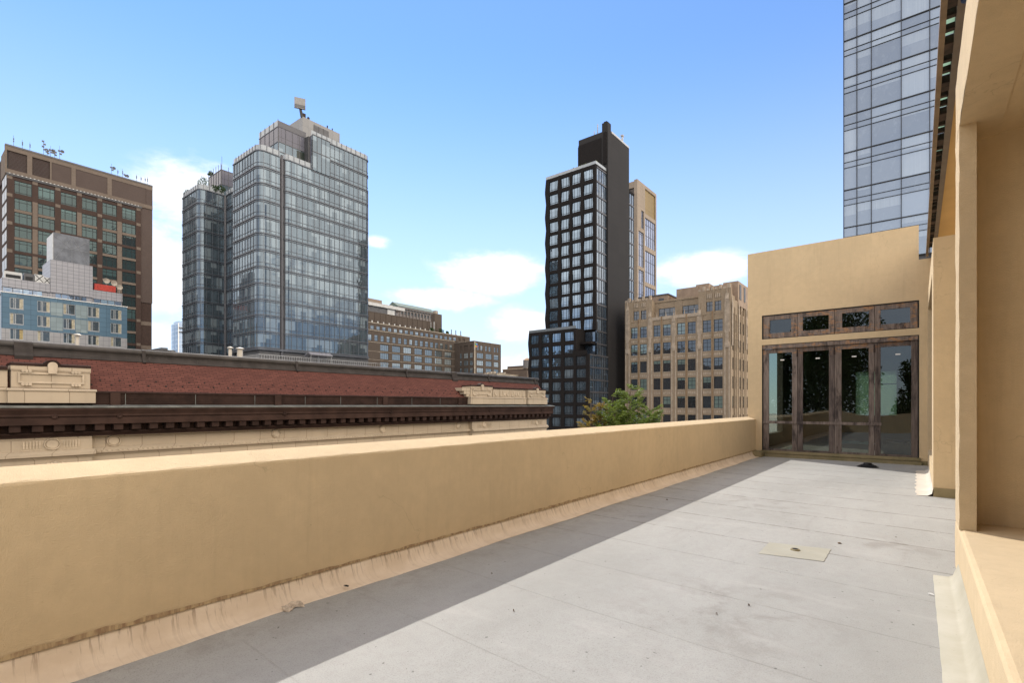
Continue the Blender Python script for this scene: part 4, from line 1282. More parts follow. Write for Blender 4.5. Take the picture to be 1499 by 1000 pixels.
    for y, h, kd in kinds:
        if h == 0: continue
        lab = {0: 'thin bare antenna mast standing on the brick tower roof edge', 1: 'short mast with stacked small antennas on the brick tower roof', 2: 'antenna mast carrying a round dish on the brick tower roof', 3: 'tall mast with stacked panel antennas on the brick tower roof'}[kd]
        a = thing('antenna_mast', lab, 'antenna', (X - .8, y, 64.7), 'antennas on the brick tower')
        g = MB(); g.tube((X - .8, y, 64.7), (X - .8, y, 64.7 + h), .045, .03, 6)
        part('mast', g, DARK_METAL, a)
        for k in range(2 if kd in (0, 2) else 4):
            g = MB()
            z = 64.9 + h * (.35 + .6 * k / 3.2)
            if kd in (0,): g.box(X - .72, X - .55, y - .10, y + .10, z, z + .35)
            else: g.box(X - .72, X - .5, y - .28 * (k % 2) - .1, y + .30 * ((k + 1) % 2) + .1, z - .1, z + .28)
            part('panel', g, DARK_METAL, a)
        if kd == 2:
            g = MB(); g.lathe((X - .7, y + .5, 64.7 + h * .62), [(.02, 0), (.26, .06), (.42, .18), (.40, .18), (.23, .08), (.02, .03)], 14, 'X')
            g.tube((X - .75, y, 64.7 + h * .62), (X - .7, y + .5, 64.7 + h * .62), .04, n=5)
            part('dish', g, DARK_METAL, a)
brick_tower()

# ------------------------------------------------------------------ blue and white hotel
def hotel():
    X = -141.0
    BLUE = panels('blue_panel', (0.085, 0.155, 0.22), (0.04, 0.075, 0.11), 2.05, 1.02, .05, .4, .08)
    GREYP = panels('grey_panel', (0.30, 0.30, 0.31), (0.14, 0.14, 0.15), 1.03, 1.02, .05, .4, .05)
    WHITEP = panels('pale_grey_panel', (0.32, 0.32, 0.345), (0.11, 0.11, 0.12), .92, .76, .05, .4, .04)
    CLEARP = panels('translucent_panel', (0.24, 0.295, 0.31), (0.13, 0.16, 0.17), 1.0, 1.02, .05, .15, .12)
    t = thing('blue_hotel', 'low blue and grey panelled hotel with stepped white top in front of the brick tower', 'building', (-150, 26, GROUND))
    ya, yb = 15.8, 36.2
    cols = [(17.0, 19.03), (21.06, 23.05), (25.11, 27.06), (29.17, 31.19), (33.17, 35.19)]
    rows = [(19.34 - 3.08 * k, 21.52 - 3.08 * k) for k in range(4)]
    M = FR(X, ya, 0, EAST)
    lc = [(a - ya, b - ya) for a, b in cols]
    g = MB()
    g.box(X - 18, X - .3, ya + .3, yb, GROUND, 22.2)
    part('core', g, GREYP, t)
    g = MB(M); grid_wall(g, 0, yb - ya, 15.25, 22.35, lc, [r for r in rows if r[0] > 15.2], .3)
    part('blue_cladding', g, BLUE, t)
    g = MB(M); grid_wall(g, 0, yb - ya, GROUND, 15.25, lc, [r for r in rows if r[1] < 15.5 and r[0] > 8], .3, 0, 0, 0.0)
    part('grey_cladding', g, GREYP, t)
    each_box('pale_panel', CLEARP, t, [(a + .05, b - .05, -.05, -.002, z0 - .6, z1 + .05) for (a, b) in ((lc[1][1], lc[2][0]), (lc[2][1], lc[3][0])) for z0, z1 in rows[:2]], M)
    g = MB(M); g.box(-.1, yb - ya + .1, -.12, .3, 22.36, 22.52)
    part('parapet_cap', g, WHITE, t)
    # sills under the windows
    HG = glass_mat('hotel_glass', (0.03, 0.04, 0.042), (0.42, 0.40, 0.33), 0.0, 0.03, (.9, .95, 1))
    CURT = plain('cream_curtain', (0.42, 0.38, 0.28), .8, 0, .25, 3.0)
    CURT_Y = plain('yellow_curtain', (0.40, 0.31, 0.14), .8, 0, .25, 3.0)
    f, p = window_meshes('hotel', 2.0, 2.16, (.30, .42), (), WHITE_FRAME, HG, .09, .08, .12)
    sl = MB(); sl.box(-1.05, 1.05, -.10, .02, -.12, 0); sl = sl.mesh('sill', GREYP)
    cu = MB()
    for x0, x1 in ((.42, .92),):
        for k in range(5): cu.box(x0 + k * .1, x0 + k * .1 + .085, .055 + .012 * (k % 2), .065 + .012 * (k % 2), .1, 2.06)
    cu_m = cu.mesh('curtain', CURT); cu_y = cu.mesh('curtain', CURT_Y)
    cul = MB()
    for k in range(4): cul.box(-.9 + k * .1, -.9 + k * .1 + .085, .055 + .012 * (k % 2), .065 + .012 * (k % 2), .1, 2.06)
    cul_m = cul.mesh('curtain', CURT)
    i = 0
    for z0, z1 in rows[:3]:
        for a, b in cols:
            w = put_window(t, (f, p), FR(X - .12, (a + b) / 2, z0, EAST))
            s_ = link(bpy.data.objects.new('sill', sl)); s_.parent = w
            c = link(bpy.data.objects.new('curtain', (cu_y if i in (5, 10) else cu_m) if i % 3 != 2 else cul_m)); c.parent = w
            i += 1
    # set-back white storey, tall core and tank screen
    g = MB(FR(X - .9, ya, 0, EAST))
    g.box(.2, 7.4, .2, 9, 23.7, 25.45); g.box(.2, 7.4, .5, 9, 22.45, 23.7, 0)
    g.box(7.4, 14.4, .0, 8, 23.75, 30.6); g.box(7.4, 14.4, .3, 8, 22.45, 23.75)
    g.box(14.4, 19.8, .2, 9, 23.6, 25.5); g.box(14.4, 19.8, .5, 9, 22.45, 23.6)
    part('white_storeys', g, WHITEP, t)
    each_box('ribbon_window', glass_mat('ribbon_glass', (.04, .05, .06), (.2, .28, .32), .3, .25, cell=(1.3, 40, 0), curtain=False), t,
             [(a + (b - a) / n * k + .06, a + (b - a) / n * (k + 1) - .06, .24, .3, 22.6, 23.55) for a, b, n in ((.3, 6.2, 4), (8.2, 13.4, 5), (14.6, 19.6, 4)) for k in range(n)], FR(X - .9, ya, 0, EAST))
    g = MB(FR(X - 1.6, ya, 0, EAST))
    g.box(8.0, 14.0, 0, 6, 30.6, 36.6)
    part('tank_screen', g, plain('dark_zinc_screen', (0.135, 0.145, 0.165), .5, .3, .22, .7), t)
    g = MB(FR(X - 1.62, ya, 0, EAST))
    for a, b in (((8.2, 30.9), (11.0, 36.4)), ((11.0, 36.4), (13.8, 30.9)), ((8.2, 33.6), (13.8, 33.6)), ((8.2, 36.0), (11.0, 33.6)), ((11.0, 33.6), (13.8, 36.0)), ((11.0, 30.7), (11.0, 36.5))):
        g.tube((a[0], -.02, a[1]), (b[0], -.02, b[1]), .05, n=5)
    part('brace', g, plain('grey_brace', (.20, .21, .225), .5), t)
    g = MB(); g.box(X - 7.6, X - 1.65, ya + 7.90, ya + 7.99, 30.62, 36.4)
    part('side_panel', g, PALE_METAL, t)
    # roof plant
    for k, (y, w, h, lab) in enumerate(((16.4, 2.6, 1.5, 'leftmost white rooftop plant unit on the blue hotel'), (19.3, 1.5, 1.6, 'dark rooftop plant unit between pale ones on the blue hotel'), (20.9, 1.4, 1.7, 'pale fan unit with crossed braces, left of its pair'), (22.3, 1.0, 1.35, 'pale fan unit with crossed braces, next to the white core'))):
        u = thing('plant_unit', lab, 'air conditioner', (X - 2.5, y + w / 2, 25.45), 'rooftop plant on the blue hotel')
        g = MB(); g.box(X - 3.6, X - 1.6, y, y + w, 25.55, 25.45 + h); g.box(X - 3.5, X - 1.7, y + .1, y + w - .1, 25.45, 25.55)
        part('casing', g, [PALE_METAL, DARK_METAL, PALE_METAL, PALE_METAL][k], u)
        g = MB()
        if k >= 2:
            g.tube((X - 1.58, y + .1, 25.65), (X - 1.58, y + w - .1, 25.35 + h), .06, n=5); g.tube((X - 1.58, y + w - .1, 25.65), (X - 1.58, y + .1, 25.35 + h), .06, n=5)
            part('brace', g, BLACK_METAL, u)
        else:
            g.box(X - 1.6, X - 1.55, y + .2, y + w - .2, 25.7, 25.3 + h * .7)
            part('grille', g, BLACK_METAL, u)
    u = thing('red_container', 'bright red equipment box on the right roof step of the blue hotel', 'container', (X - 2, 32.4, 25.5))
    g = MB(); g.box(X - 2.6, X - 1.3, 30.6, 34.4, 25.6, 27.0)
    for k in range(9): g.box(X - 1.3, X - 1.26, 30.7 + k * .42, 30.85 + k * .42, 25.7, 26.9)
    part('body', g, plain('red_paint', (0.42, 0.045, 0.03), .5, 0, .15, 2.0), u)
    g = MB(); g.box(X - 2.5, X - 1.4, 30.7, 34.3, 25.5, 25.6)
    part('skid', g, BLACK_METAL, u)
    for y, h, lab in ((32.9, 2.6, 'taller pale satellite dish above the red container'), (34.3, 2.3, 'satellite dish at the right end of the red container'), (35.3, 1.6, 'lowest satellite dish beside the red container')):
        u = thing('satellite_dish', lab, 'satellite dish', (X - 1.9, y, 25.5), 'dishes on the blue hotel')
        g = MB(); g.tube((X - 2.3, y, 25.5), (X - 2.3, y, 25.5 + h), .06, n=6)
        part('post', g, RAIL, u)
        g = MB(); g.lathe((X - 2.25, y, 25.5 + h), [(.03, 0), (.35, .06), (.6, .22), (.57, .23), (.3, .1), (.03, .05)], 16, 'X')
        part('reflector', g, VENT, u)
hotel()

# ------------------------------------------------------------------ far blue tower
def far_tower():
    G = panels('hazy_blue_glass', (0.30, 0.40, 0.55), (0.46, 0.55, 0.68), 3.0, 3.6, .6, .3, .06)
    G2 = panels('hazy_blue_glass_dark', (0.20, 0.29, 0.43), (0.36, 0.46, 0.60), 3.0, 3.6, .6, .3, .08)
    t = thing('distant_tower', 'pale blue distant skyscraper seen left of the glass tower', 'building', (-487, 165, GROUND))
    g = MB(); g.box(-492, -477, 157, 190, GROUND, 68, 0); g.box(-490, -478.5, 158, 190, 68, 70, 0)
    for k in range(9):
        g.box(-477, -476.6, 157 + k * 3.4, 157.8 + k * 3.4, GROUND, 68, 1)
    part('shaft', g, [G, WHITE], t)
    g = MB(); g.box(-488, -483.5, 156.5, 157, GROUND, 66.5); g.box(-481.5, -478, 156.5, 157, GROUND, 66.5)
    part('dark_bay', g, G2, t)
    g = MB(); g.box(-476.9, -476.4, 157.5, 189, 63.5, 64.6); g.box(-476.9, -476.4, 157.5, 189, 60.2, 61.0)
    part('louvre_band', g, DARK_METAL, t)
    t = thing('distant_block', 'small pale block at the left foot of the distant blue skyscraper', 'building', (-487, 145, GROUND))
    g = MB(); g.box(-495, -483, 148.5, 158, GROUND, 44.5)
    part('shaft', g, G, t)
    g = MB(); g.box(-494, -484, 149, 157, 44.5, 46)
    part('roof', g, PALE_METAL, t)
    t = thing('dark_bulkhead', 'low dark bulkhead just above the red roof ridge, left of the distant tower', 'building', (-60, 16, GROUND))
    g = MB(); g.box(-66, -60, 17.7, 19.4, GROUND, 5.5); g.box(-64.5, -60.2, 18.3, 18.9, 5.62, 5.9)
    part('block', g, DARK_METAL, t)
    g = MB(); g.box(-66.2, -59.9, 17.6, 19.5, 5.5, 5.62)
    part('coping', g, CAP_GREY, t)
far_tower()
# ------------------------------------------------------------------ large glass apartment tower
def arc(cx, cy, r, a0, a1, n=6):
    return [(cx + r * math.cos(math.radians(a0 + (a1 - a0) * i / n)), cy + r * math.sin(math.radians(a0 + (a1 - a0) * i / n))) for i in range(n + 1)]

def along(path):
    d = [0.0]
    for a, b in zip(path, path[1:]):
        d.append(d[-1] + math.hypot(b[0] - a[0], b[1] - a[1]))
    return d

def path_at(path, d, s):
    s = max(0, min(d[-1], s))
    for i in range(len(d) - 1):
        if s <= d[i + 1] + 1e-9:
            f = (s - d[i]) / max(1e-9, d[i + 1] - d[i])
            a, b = path[i], path[i + 1]
            L = math.hypot(b[0] - a[0], b[1] - a[1])
            return a[0] + (b[0] - a[0]) * f, a[1] + (b[1] - a[1]) * f, (b[0] - a[0]) / L, (b[1] - a[1]) / L
    return path[-1][0], path[-1][1], 1, 0

def ribbon(g, path, z0, z1, out=0.0, thick=None, mi=0):
    """strip of wall along a path; with thick it becomes a solid band standing out"""
    def off(i, o):
        a = path[max(0, i - 1)]; b = path[min(len(path) - 1, i + 1)]
        L = math.hypot(b[0] - a[0], b[1] - a[1]); tx, ty = (b[0] - a[0]) / L, (b[1] - a[1]) / L
        return path[i][0] + ty * o, path[i][1] - tx * o
    n = len(path)
    if thick is None:
        vs = []
        for i in range(n):
            p = off(i, out); vs += [(p[0], p[1], z0), (p[0], p[1], z1)]
        g.add(vs, [(2 * i, 2 * i + 2, 2 * i + 3, 2 * i + 1) for i in range(n - 1)], mi)
    else:
        vs = []
        for i in range(n):
            p, q = off(i, out), off(i, out + thick)
            vs += [(p[0], p[1], z0), (q[0], q[1], z0), (q[0], q[1], z1), (p[0], p[1], z1)]
        fs = []
        for i in range(n - 1):
            a, b = 4 * i, 4 * i + 4
            fs += [(a + 1, b + 1, b + 2, a + 2), (a + 2, b + 2, b + 3, a + 3), (a, b, b + 1, a + 1)]
        fs += [(0, 1, 2, 3), (4 * n - 4, 4 * n - 1, 4 * n - 2, 4 * n - 3)]
        g.add(vs, fs, mi)

MULLION = plain('silver_mullion', (0.14, 0.15, 0.17), 0.4, 0.5, 0.05)
MULLION_D = plain('dark_mullion', (0.10, 0.10, 0.11), 0.45, 0.4, 0.08)
SLAB = plain('slab_edge_metal', (0.105, 0.113, 0.13), 0.4, 0.4, 0.08, .5)
FROST_RAIL = plain('pale_glass_rail', (0.33, 0.36, 0.385), 0.25, 0.0, 0.08, 1.0)
CURTAIN_GLASS = glass_mat('curtain_wall_glass', (0.045, 0.062, 0.074), (0.28, 0.335, 0.36), 0.42, 0.10, (0.52, 0.66, 0.81), cell=(1.22, 3.27, 1.7), wave=.035, blindmix=.6)
LILAC_GLASS = panels('lilac_spandrel_glass', (0.135, 0.135, 0.165), (0.05, 0.05, 0.06), 3.6, 3.27, .07, .12, .04)

def curtain(t, path, levels, step=1.22, glass=CURTAIN_GLASS, trans=True, mull=0.07, rail=1.25, name='glass_band', skip=()):
    d = along(path)
    for z0, z1 in zip(levels, levels[1:]):
        g = MB(); ribbon(g, path, z0, z1)
        part(name, g, glass, t)
    g = MB()
    s = step * .5
    while s < d[-1]:
        if not any(a < s < b for a, b in skip):
            x, y, tx, ty = path_at(path, d, s)
            g.M = Matrix(((tx, -ty, 0, x), (ty, tx, 0, y), (0, 0, 1, 0), (0, 0, 0, 1)))
            g.box(-mull / 2, mull / 2, -.10, .02, levels[0], levels[-1])
        s += step
    g.M = Matrix()
    part('mullion_grid', g, MULLION, t, stuff=True)
    g = MB()
    for z in levels[:-1]:
        ribbon(g, path, z - .09, z + .11, 0, .17)
        ribbon(g, path, z - .42, z - .30, 0, .13)
    ribbon(g, path, levels[-1] - .16, levels[-1] + .04, 0, .17)
    part('floor_edge_trim', g, SLAB, t)
    if trans:
        g = MB()
        for z in levels[:-1]:
            ribbon(g, path, z + .78, z + .83, 0, .075)
        part('transom_trim', g, MULLION_D, t)
    if rail:
        g = MB(); ribbon(g, path, levels[-1] + .04, levels[-1] + rail - .1, -.12, .03)
        part('glass_rail', g, FROST_RAIL, t)
        g = MB()
        s = step
        while s < d[-1]:
            x, y, tx, ty = path_at(path, d, s)
            g.M = Matrix(((tx, -ty, 0, x), (ty, tx, 0, y), (0, 0, 1, 0), (0, 0, 0, 1)))
            g.box(-.04, .04, -.02, .06, levels[-1], levels[-1] + rail)
            s += step
        g.M = Matrix()
        part('rail_framing', g, MULLION, t, stuff=True)

def glass_tower():
    t = thing('glass_tower', 'large glass apartment tower with rounded corners and stepped top left of centre', 'building', (-112, 60, GROUND))
    lv = [11.45, 14.65, 17.9, 21.0, 24.2, 27.5, 30.85, 34.1, 37.45, 40.7, 44.0, 47.25, 50.45]
    X, Y = -101.0, 47.1
    # solid behind the glass
    g = MB()
    g.box(X - 11, X - .5, Y + .5, 73, GROUND + 20, 50.3); g.box(X - 11, X - .6, 57.9, 72.6, 50.3, 57.5)
    g.box(-140, -131, Y + .5, 70, 0, 50.2); g.box(-131, X - 11, 53.2, 70, 0, 50.1)
    part('core', g, DARK_METAL, t)
    # west end, rounded corner, short east return
    curtain(t, [(-112.2, Y)] + [(X - 1.6, Y)] + arc(X - 1.6, Y + 1.6, 1.6, -85, 0, 7) + [(X, 51.4)], lv)
    # recessed slot
    g = MB(); g.box(X - .9, X - .8, 51.4, 52.6, 11, 50.45); g.tube((X - .35, 52.0, 10), (X - .35, 52.0, 51), .28, n=10)
    g.box(X - .8, X, 51.4, 51.5, 11, 50.4); g.box(X - .8, X - .4, 52.55, 52.65, 11, 50.4)
    part('recessed_slot', g, MULLION_D, t)
    # long east face: lower left part, and the taller right part
    curtain(t, arc(X - .9, 53.4, .9, -90, 0, 5) + [(X, 58.3)], lv)
    lv2 = lv + [54.0, 57.65]
    curtain(t, [(X, 58.3), (X, 72.0)] + arc(X - .9, 72.0, .9, 8, 90, 5), lv2)
    # floor reveals facing the corner
    g = MB(); g.box(X - 3, X - .02, 58.28, 58.31, 50.45, 57.6)
    part('step_wall', g, LILAC_GLASS, t)
    # top-floor projecting bay
    g = MB(); g.box(X + .001, X + .22, 58.35, 62.6, 50.3, 57.75)
    b = part('bay', g, CURTAIN_GLASS, t)
    g = MB()
    for k in range(5): g.box(X + .221, X + .30, 58.4 + k * 1.03, 58.47 + k * 1.03, 50.3, 57.75)
    g.box(X + .221, X + .32, 58.35, 62.6, 57.75, 57.9); g.box(X + .221, X + .29, 58.35, 62.6, 54.2, 54.35)
    part('bay_frame', g, MULLION_D, b)
    # setback penthouse
    px, py = -103.2, 52.2
    g = MB()
    g.box(-111.6, px, py, 58.28, 50.5, 54.6, 1); g.box(-111.6, px, py, 58.28, 54.6, 57.75, 0)
    p = part('penthouse', g, [LILAC_GLASS, CURTAIN_GLASS], t)
    g = MB()
    for z in (57.75, 54.6, 52.6):
        g.box(px, px + .08, py, 58.28, z - .1, z + .05); g.box(-111.6, px + .08, py - .08, py, z - .1, z + .05)
    for k in range(5):
        g.box(px + .001, px + .07, py + k * 1.5, py + .08 + k * 1.5, 50.5, 57.6); g.box(px - .1 - k * 1.9, px - k * 1.9, py - .07, py - .001, 50.5, 59.2)
    g.box(px + .01, px + .03, py, 58.28, 57.8, 58.9)
    part('penthouse_frame', g, MULLION_D, p)
    g = MB(); g.box(px + .001, px + .05, 56.2, 58.2, 51.2, 54.3)
    part('penthouse_opening', g, plain('dark_green_opening', (.02, .03, .025), .3), p)
    g = MB(); g.box(-111.6, px - .01, py + .02, py + .05, 57.8, 59.1)
    part('penthouse_rail', g, FROST_RAIL, p)
    # mechanical box
    g = MB()
    g.box(-114, -108, 60.2, 69.6, 57.5, 65.0)
    m = part('mechanical_box', g, panels('pale_mechanical_panel', (0.27, 0.265, 0.26), (0.18, 0.18, 0.175), 1.55, 9.0, .05, .5, .05), t)
    g = MB(); g.box(-108, -107.96, 62.9, 66.6, 60.2, 64.3)
    for k in range(4): g.box(-107.96, -107.9, 62.85 + k * 1.22, 62.95 + k * 1.22, 60.2, 64.3)
    part('louvre', g, DARK_METAL, m)
    g = MB(); g.box(-112, -109, 60.17, 60.199, 58.2, 60.5)
    part('side_vent', g, DARK_METAL, m)
    g = MB(); g.box(-108.6, -108.1, 60.4, 61.0, 65.0, 65.9); g.box(-108.6, -108.2, 61.6, 62.0, 65.0, 65.6); g.tube((-108.3, 66.5, 65), (-108.3, 66.5, 65.7), .15); g.tube((-108.3, 67.8, 65), (-108.3, 67.8, 65.6), .12)
    part('roof_stub', g, RUSTY, m)
    # left wing round the court
    xe = -130.2
    curtain(t, [(-140.2, Y)] + [(xe - 1.4, Y)] + arc(xe - 1.4, Y + 1.4, 1.4, -85, 0, 6) + [(xe, 52.6)], [lv[0] - 3.3, lv[0]] + lv[1:], 1.3, CURTAIN_GLASS)
    curtain(t, [(xe, 53.0), (-112.2, 53.0)], [lv[0] - 3.3, lv[0]] + lv[1:], 1.3)
    g = MB(); g.tube((xe + .1, 52.8, 6), (xe + .1, 52.8, 50.4), .3, n=8); g.box(-112.3, -112.2, Y, 53, 8, 50.4)
    part('court_corner', g, MULLION_D, t)
    # wing penthouse
    g = MB(); g.box(-140.6, -133, 53.1, 57.2, 50.4, 54.2, 1); g.box(-140.6, -133, 53.1, 57.2, 54.2, 57.7, 0)
    p = part('penthouse', g, [LILAC_GLASS, CURTAIN_GLASS], t, label='smaller penthouse on the left wing')
    g = MB()
    for z in (57.7, 54.2):
        g.box(-133, -132.92, 53.1, 57.2, z - .08, z + .05); g.box(-140.6, -132.92, 53.02, 53.1, z - .08, z + .05)
    for k in range(6): g.box(-133.2 - k * 1.45, -133.1 - k * 1.45, 53.02, 53.099, 50.4, 59.2)
    for k in range(3): g.box(-132.999, -132.93, 53.1 + k * 1.6, 53.2 + k * 1.6, 50.4, 58.8)
    g.tube((-133.2, 53.3, 57.7), (-133.2, 53.3, 61), .04, n=5)
    part('penthouse_frame', g, MULLION_D, p)
    # shrubs on the wing terrace stand on it: things of their own, below
    # terrace level and podium seen over the ridge
    g = MB()
    g.box(-128, -97.5, 45.5, 76, GROUND, 8.3)
    for yy in (49, 54, 60, 66, 72): g.box(X - 1.2, X - .7, yy, yy + .5, 8.3, 11.4)
    for xx in (-111, -106): g.box(xx, xx + .5, Y + .6, Y + 1.1, 8.3, 11.4)
    g.box(-112, X - 2.5, Y + 3, 73, 8.3, 11.4)
    p = part('podium', g, plain('pale_podium_concrete', (0.24, 0.235, 0.23), .8, 0, .12, .4), t)
    each_box('lobby_glass', CURTAIN_GLASS, p, [(X - 2.5, X - 2.42, 50.4 + k * 2.5, 52.3 + k * 2.5, 8.4, 11.1) for k in range(9)])
    g = MB(); g.box(X - 11, X + .05, Y - .05, 72.9, 10.95, 11.36)
    part('underside', g, SLAB, t)
    g = MB()
    y = 45.6
    while y < 76:
        g.box(-97.62, -97.56, y, y + .06, 8.3, 9.7); y += .5
    g.box(-97.64, -97.54, 45.5, 76, 9.66, 9.76); g.box(-97.64, -97.54, 45.5, 76, 8.4, 8.5)
    x = -128
    while x < -97.6:
        g.box(x, x + .06, 45.56, 45.62, 8.3, 9.7); x += .5
    g.box(-128, -97.6, 45.54, 45.64, 9.66, 9.76)
    part('terrace_rail', g, RAIL, p)
    # dish-like sign on a post
    s_ = thing('roof_device', 'square pale panel on a post, highest thing on the glass tower', 'panel', (-108.4, 60.3, 65.0))
    g = MB(); g.tube((-108.4, 60.3, 65.0), (-108.3, 59.8, 66.7), .36, .28, n=10)
    part('post', g, CAP_LIGHT, s_)
    g = MB(FR(-108.1, 59.6, 66.5, math.radians(62))); g.box(-1.15, 1.15, -.25, .25, 0, 2.3)
    part('panel', g, plain('dull_panel', (.27, .26, .25), .6), s_)
    g = MB(FR(-108.1, 59.6, 66.5, math.radians(62))); g.box(-1.1, 1.1, -.29, -.25, .15, .5); g.box(-1.1, 1.1, -.29, -.25, .62, .72)
    part('grille', g, DARK_METAL, s_)
    s_ = single('roof_hood', MB().prism_x([(49.6, 50.6), (51.5, 50.6), (51.9, 53.2), (49.0, 53.2), (48.8, 52.4)], -114, -111), PALE_METAL, 'pale hooded vent box on the lower left roof step of the glass tower', 'vent', (-112.5, 50, 50.6))
glass_tower()

def leaf_cloud(g, c, r, n, size, rnd, flat=1.0):
    """n leaf-sized quads scattered through a lumpy ball"""
    for _ in range(n):
        while True:
            p = Vector((rnd.uniform(-1, 1), rnd.uniform(-1, 1), rnd.uniform(-1, 1)))
            if p.length < 1: break
        p = Vector((c[0] + p.x * r[0], c[1] + p.y * r[1], c[2] + p.z * r[2]))
        a = Vector((rnd.uniform(-1, 1), rnd.uniform(-1, 1), rnd.uniform(-1, 1))).normalized()
        b = a.orthogonal().normalized()
        s = size * rnd.uniform(.6, 1.3)
        a, b = a * s, b * s * .6
        g.add([p - a, p + b * .8, p + a, p - b * .8], [(0, 1, 2, 3)])

def roof_shrubs():
    rnd = random.Random(31)
    for x, y, z, r, h, lab in ((-139.6, 48.0, 50.6, .9, 2.0, 'bushy shrub at the far left edge of the wing terrace'), (-131.6, 48.5, 50.5, 1.3, 3.2, 'tallest dark shrub at the rounded corner of the wing terrace'),
                               (-130.6, 50.6, 50.5, .9, 1.7, 'low shrub beside the wing penthouse foot'), (-130.4, 52.0, 50.5, 1.0, 2.0, 'rounded shrub under the wing penthouse glass'), (-140.2, 53.4, 57.7, .7, 1.6, 'small shrub on the left corner of the wing penthouse roof')):
        t = thing('roof_shrub', lab, 'shrub', (x, y, z), 'shrubs on the glass tower')
        g = MB()
        for k in range(7):
            a = k * 2.4
            leaf_cloud(g, (x + r * .6 * math.cos(a), y + r * .6 * math.sin(a), z + h * (.35 + .09 * k)), (r * .5, r * .5, h * .2), 45, .16, rnd)
        part('foliage', g, LEAF_D, t)
        g = MB(); g.tube((x, y, z), (x, y, z + h * .6), .07, .03, 6)
        part('stem', g, BARK, t)
roof_shrubs()

def terrace_umbrella():
    t = thing('terrace_umbrella', 'tilted grey canopy on the podium terrace below the glass tower', 'umbrella', (-97.2, 57.5, 8.3))
    g = MB()
    g.prism_y([(-98.6, 10.2), (-97.0, 10.9), (-95.9, 10.4), (-95.9, 10.25), (-97.0, 10.7), (-98.6, 10.0)], 55.2, 60.2)
    part('canopy', g, plain('grey_canvas', (.22, .22, .245), .9, 0, .1), t)
    g = MB(); g.tube((-97.2, 57.7, 8.3), (-97.2, 57.7, 10.7), .07)
    for yy in (55.4, 60.0): g.tube((-96.2, yy, 8.3), (-96.2, yy, 10.3), .05)
    part('post', g, RAIL, t)
terrace_umbrella()
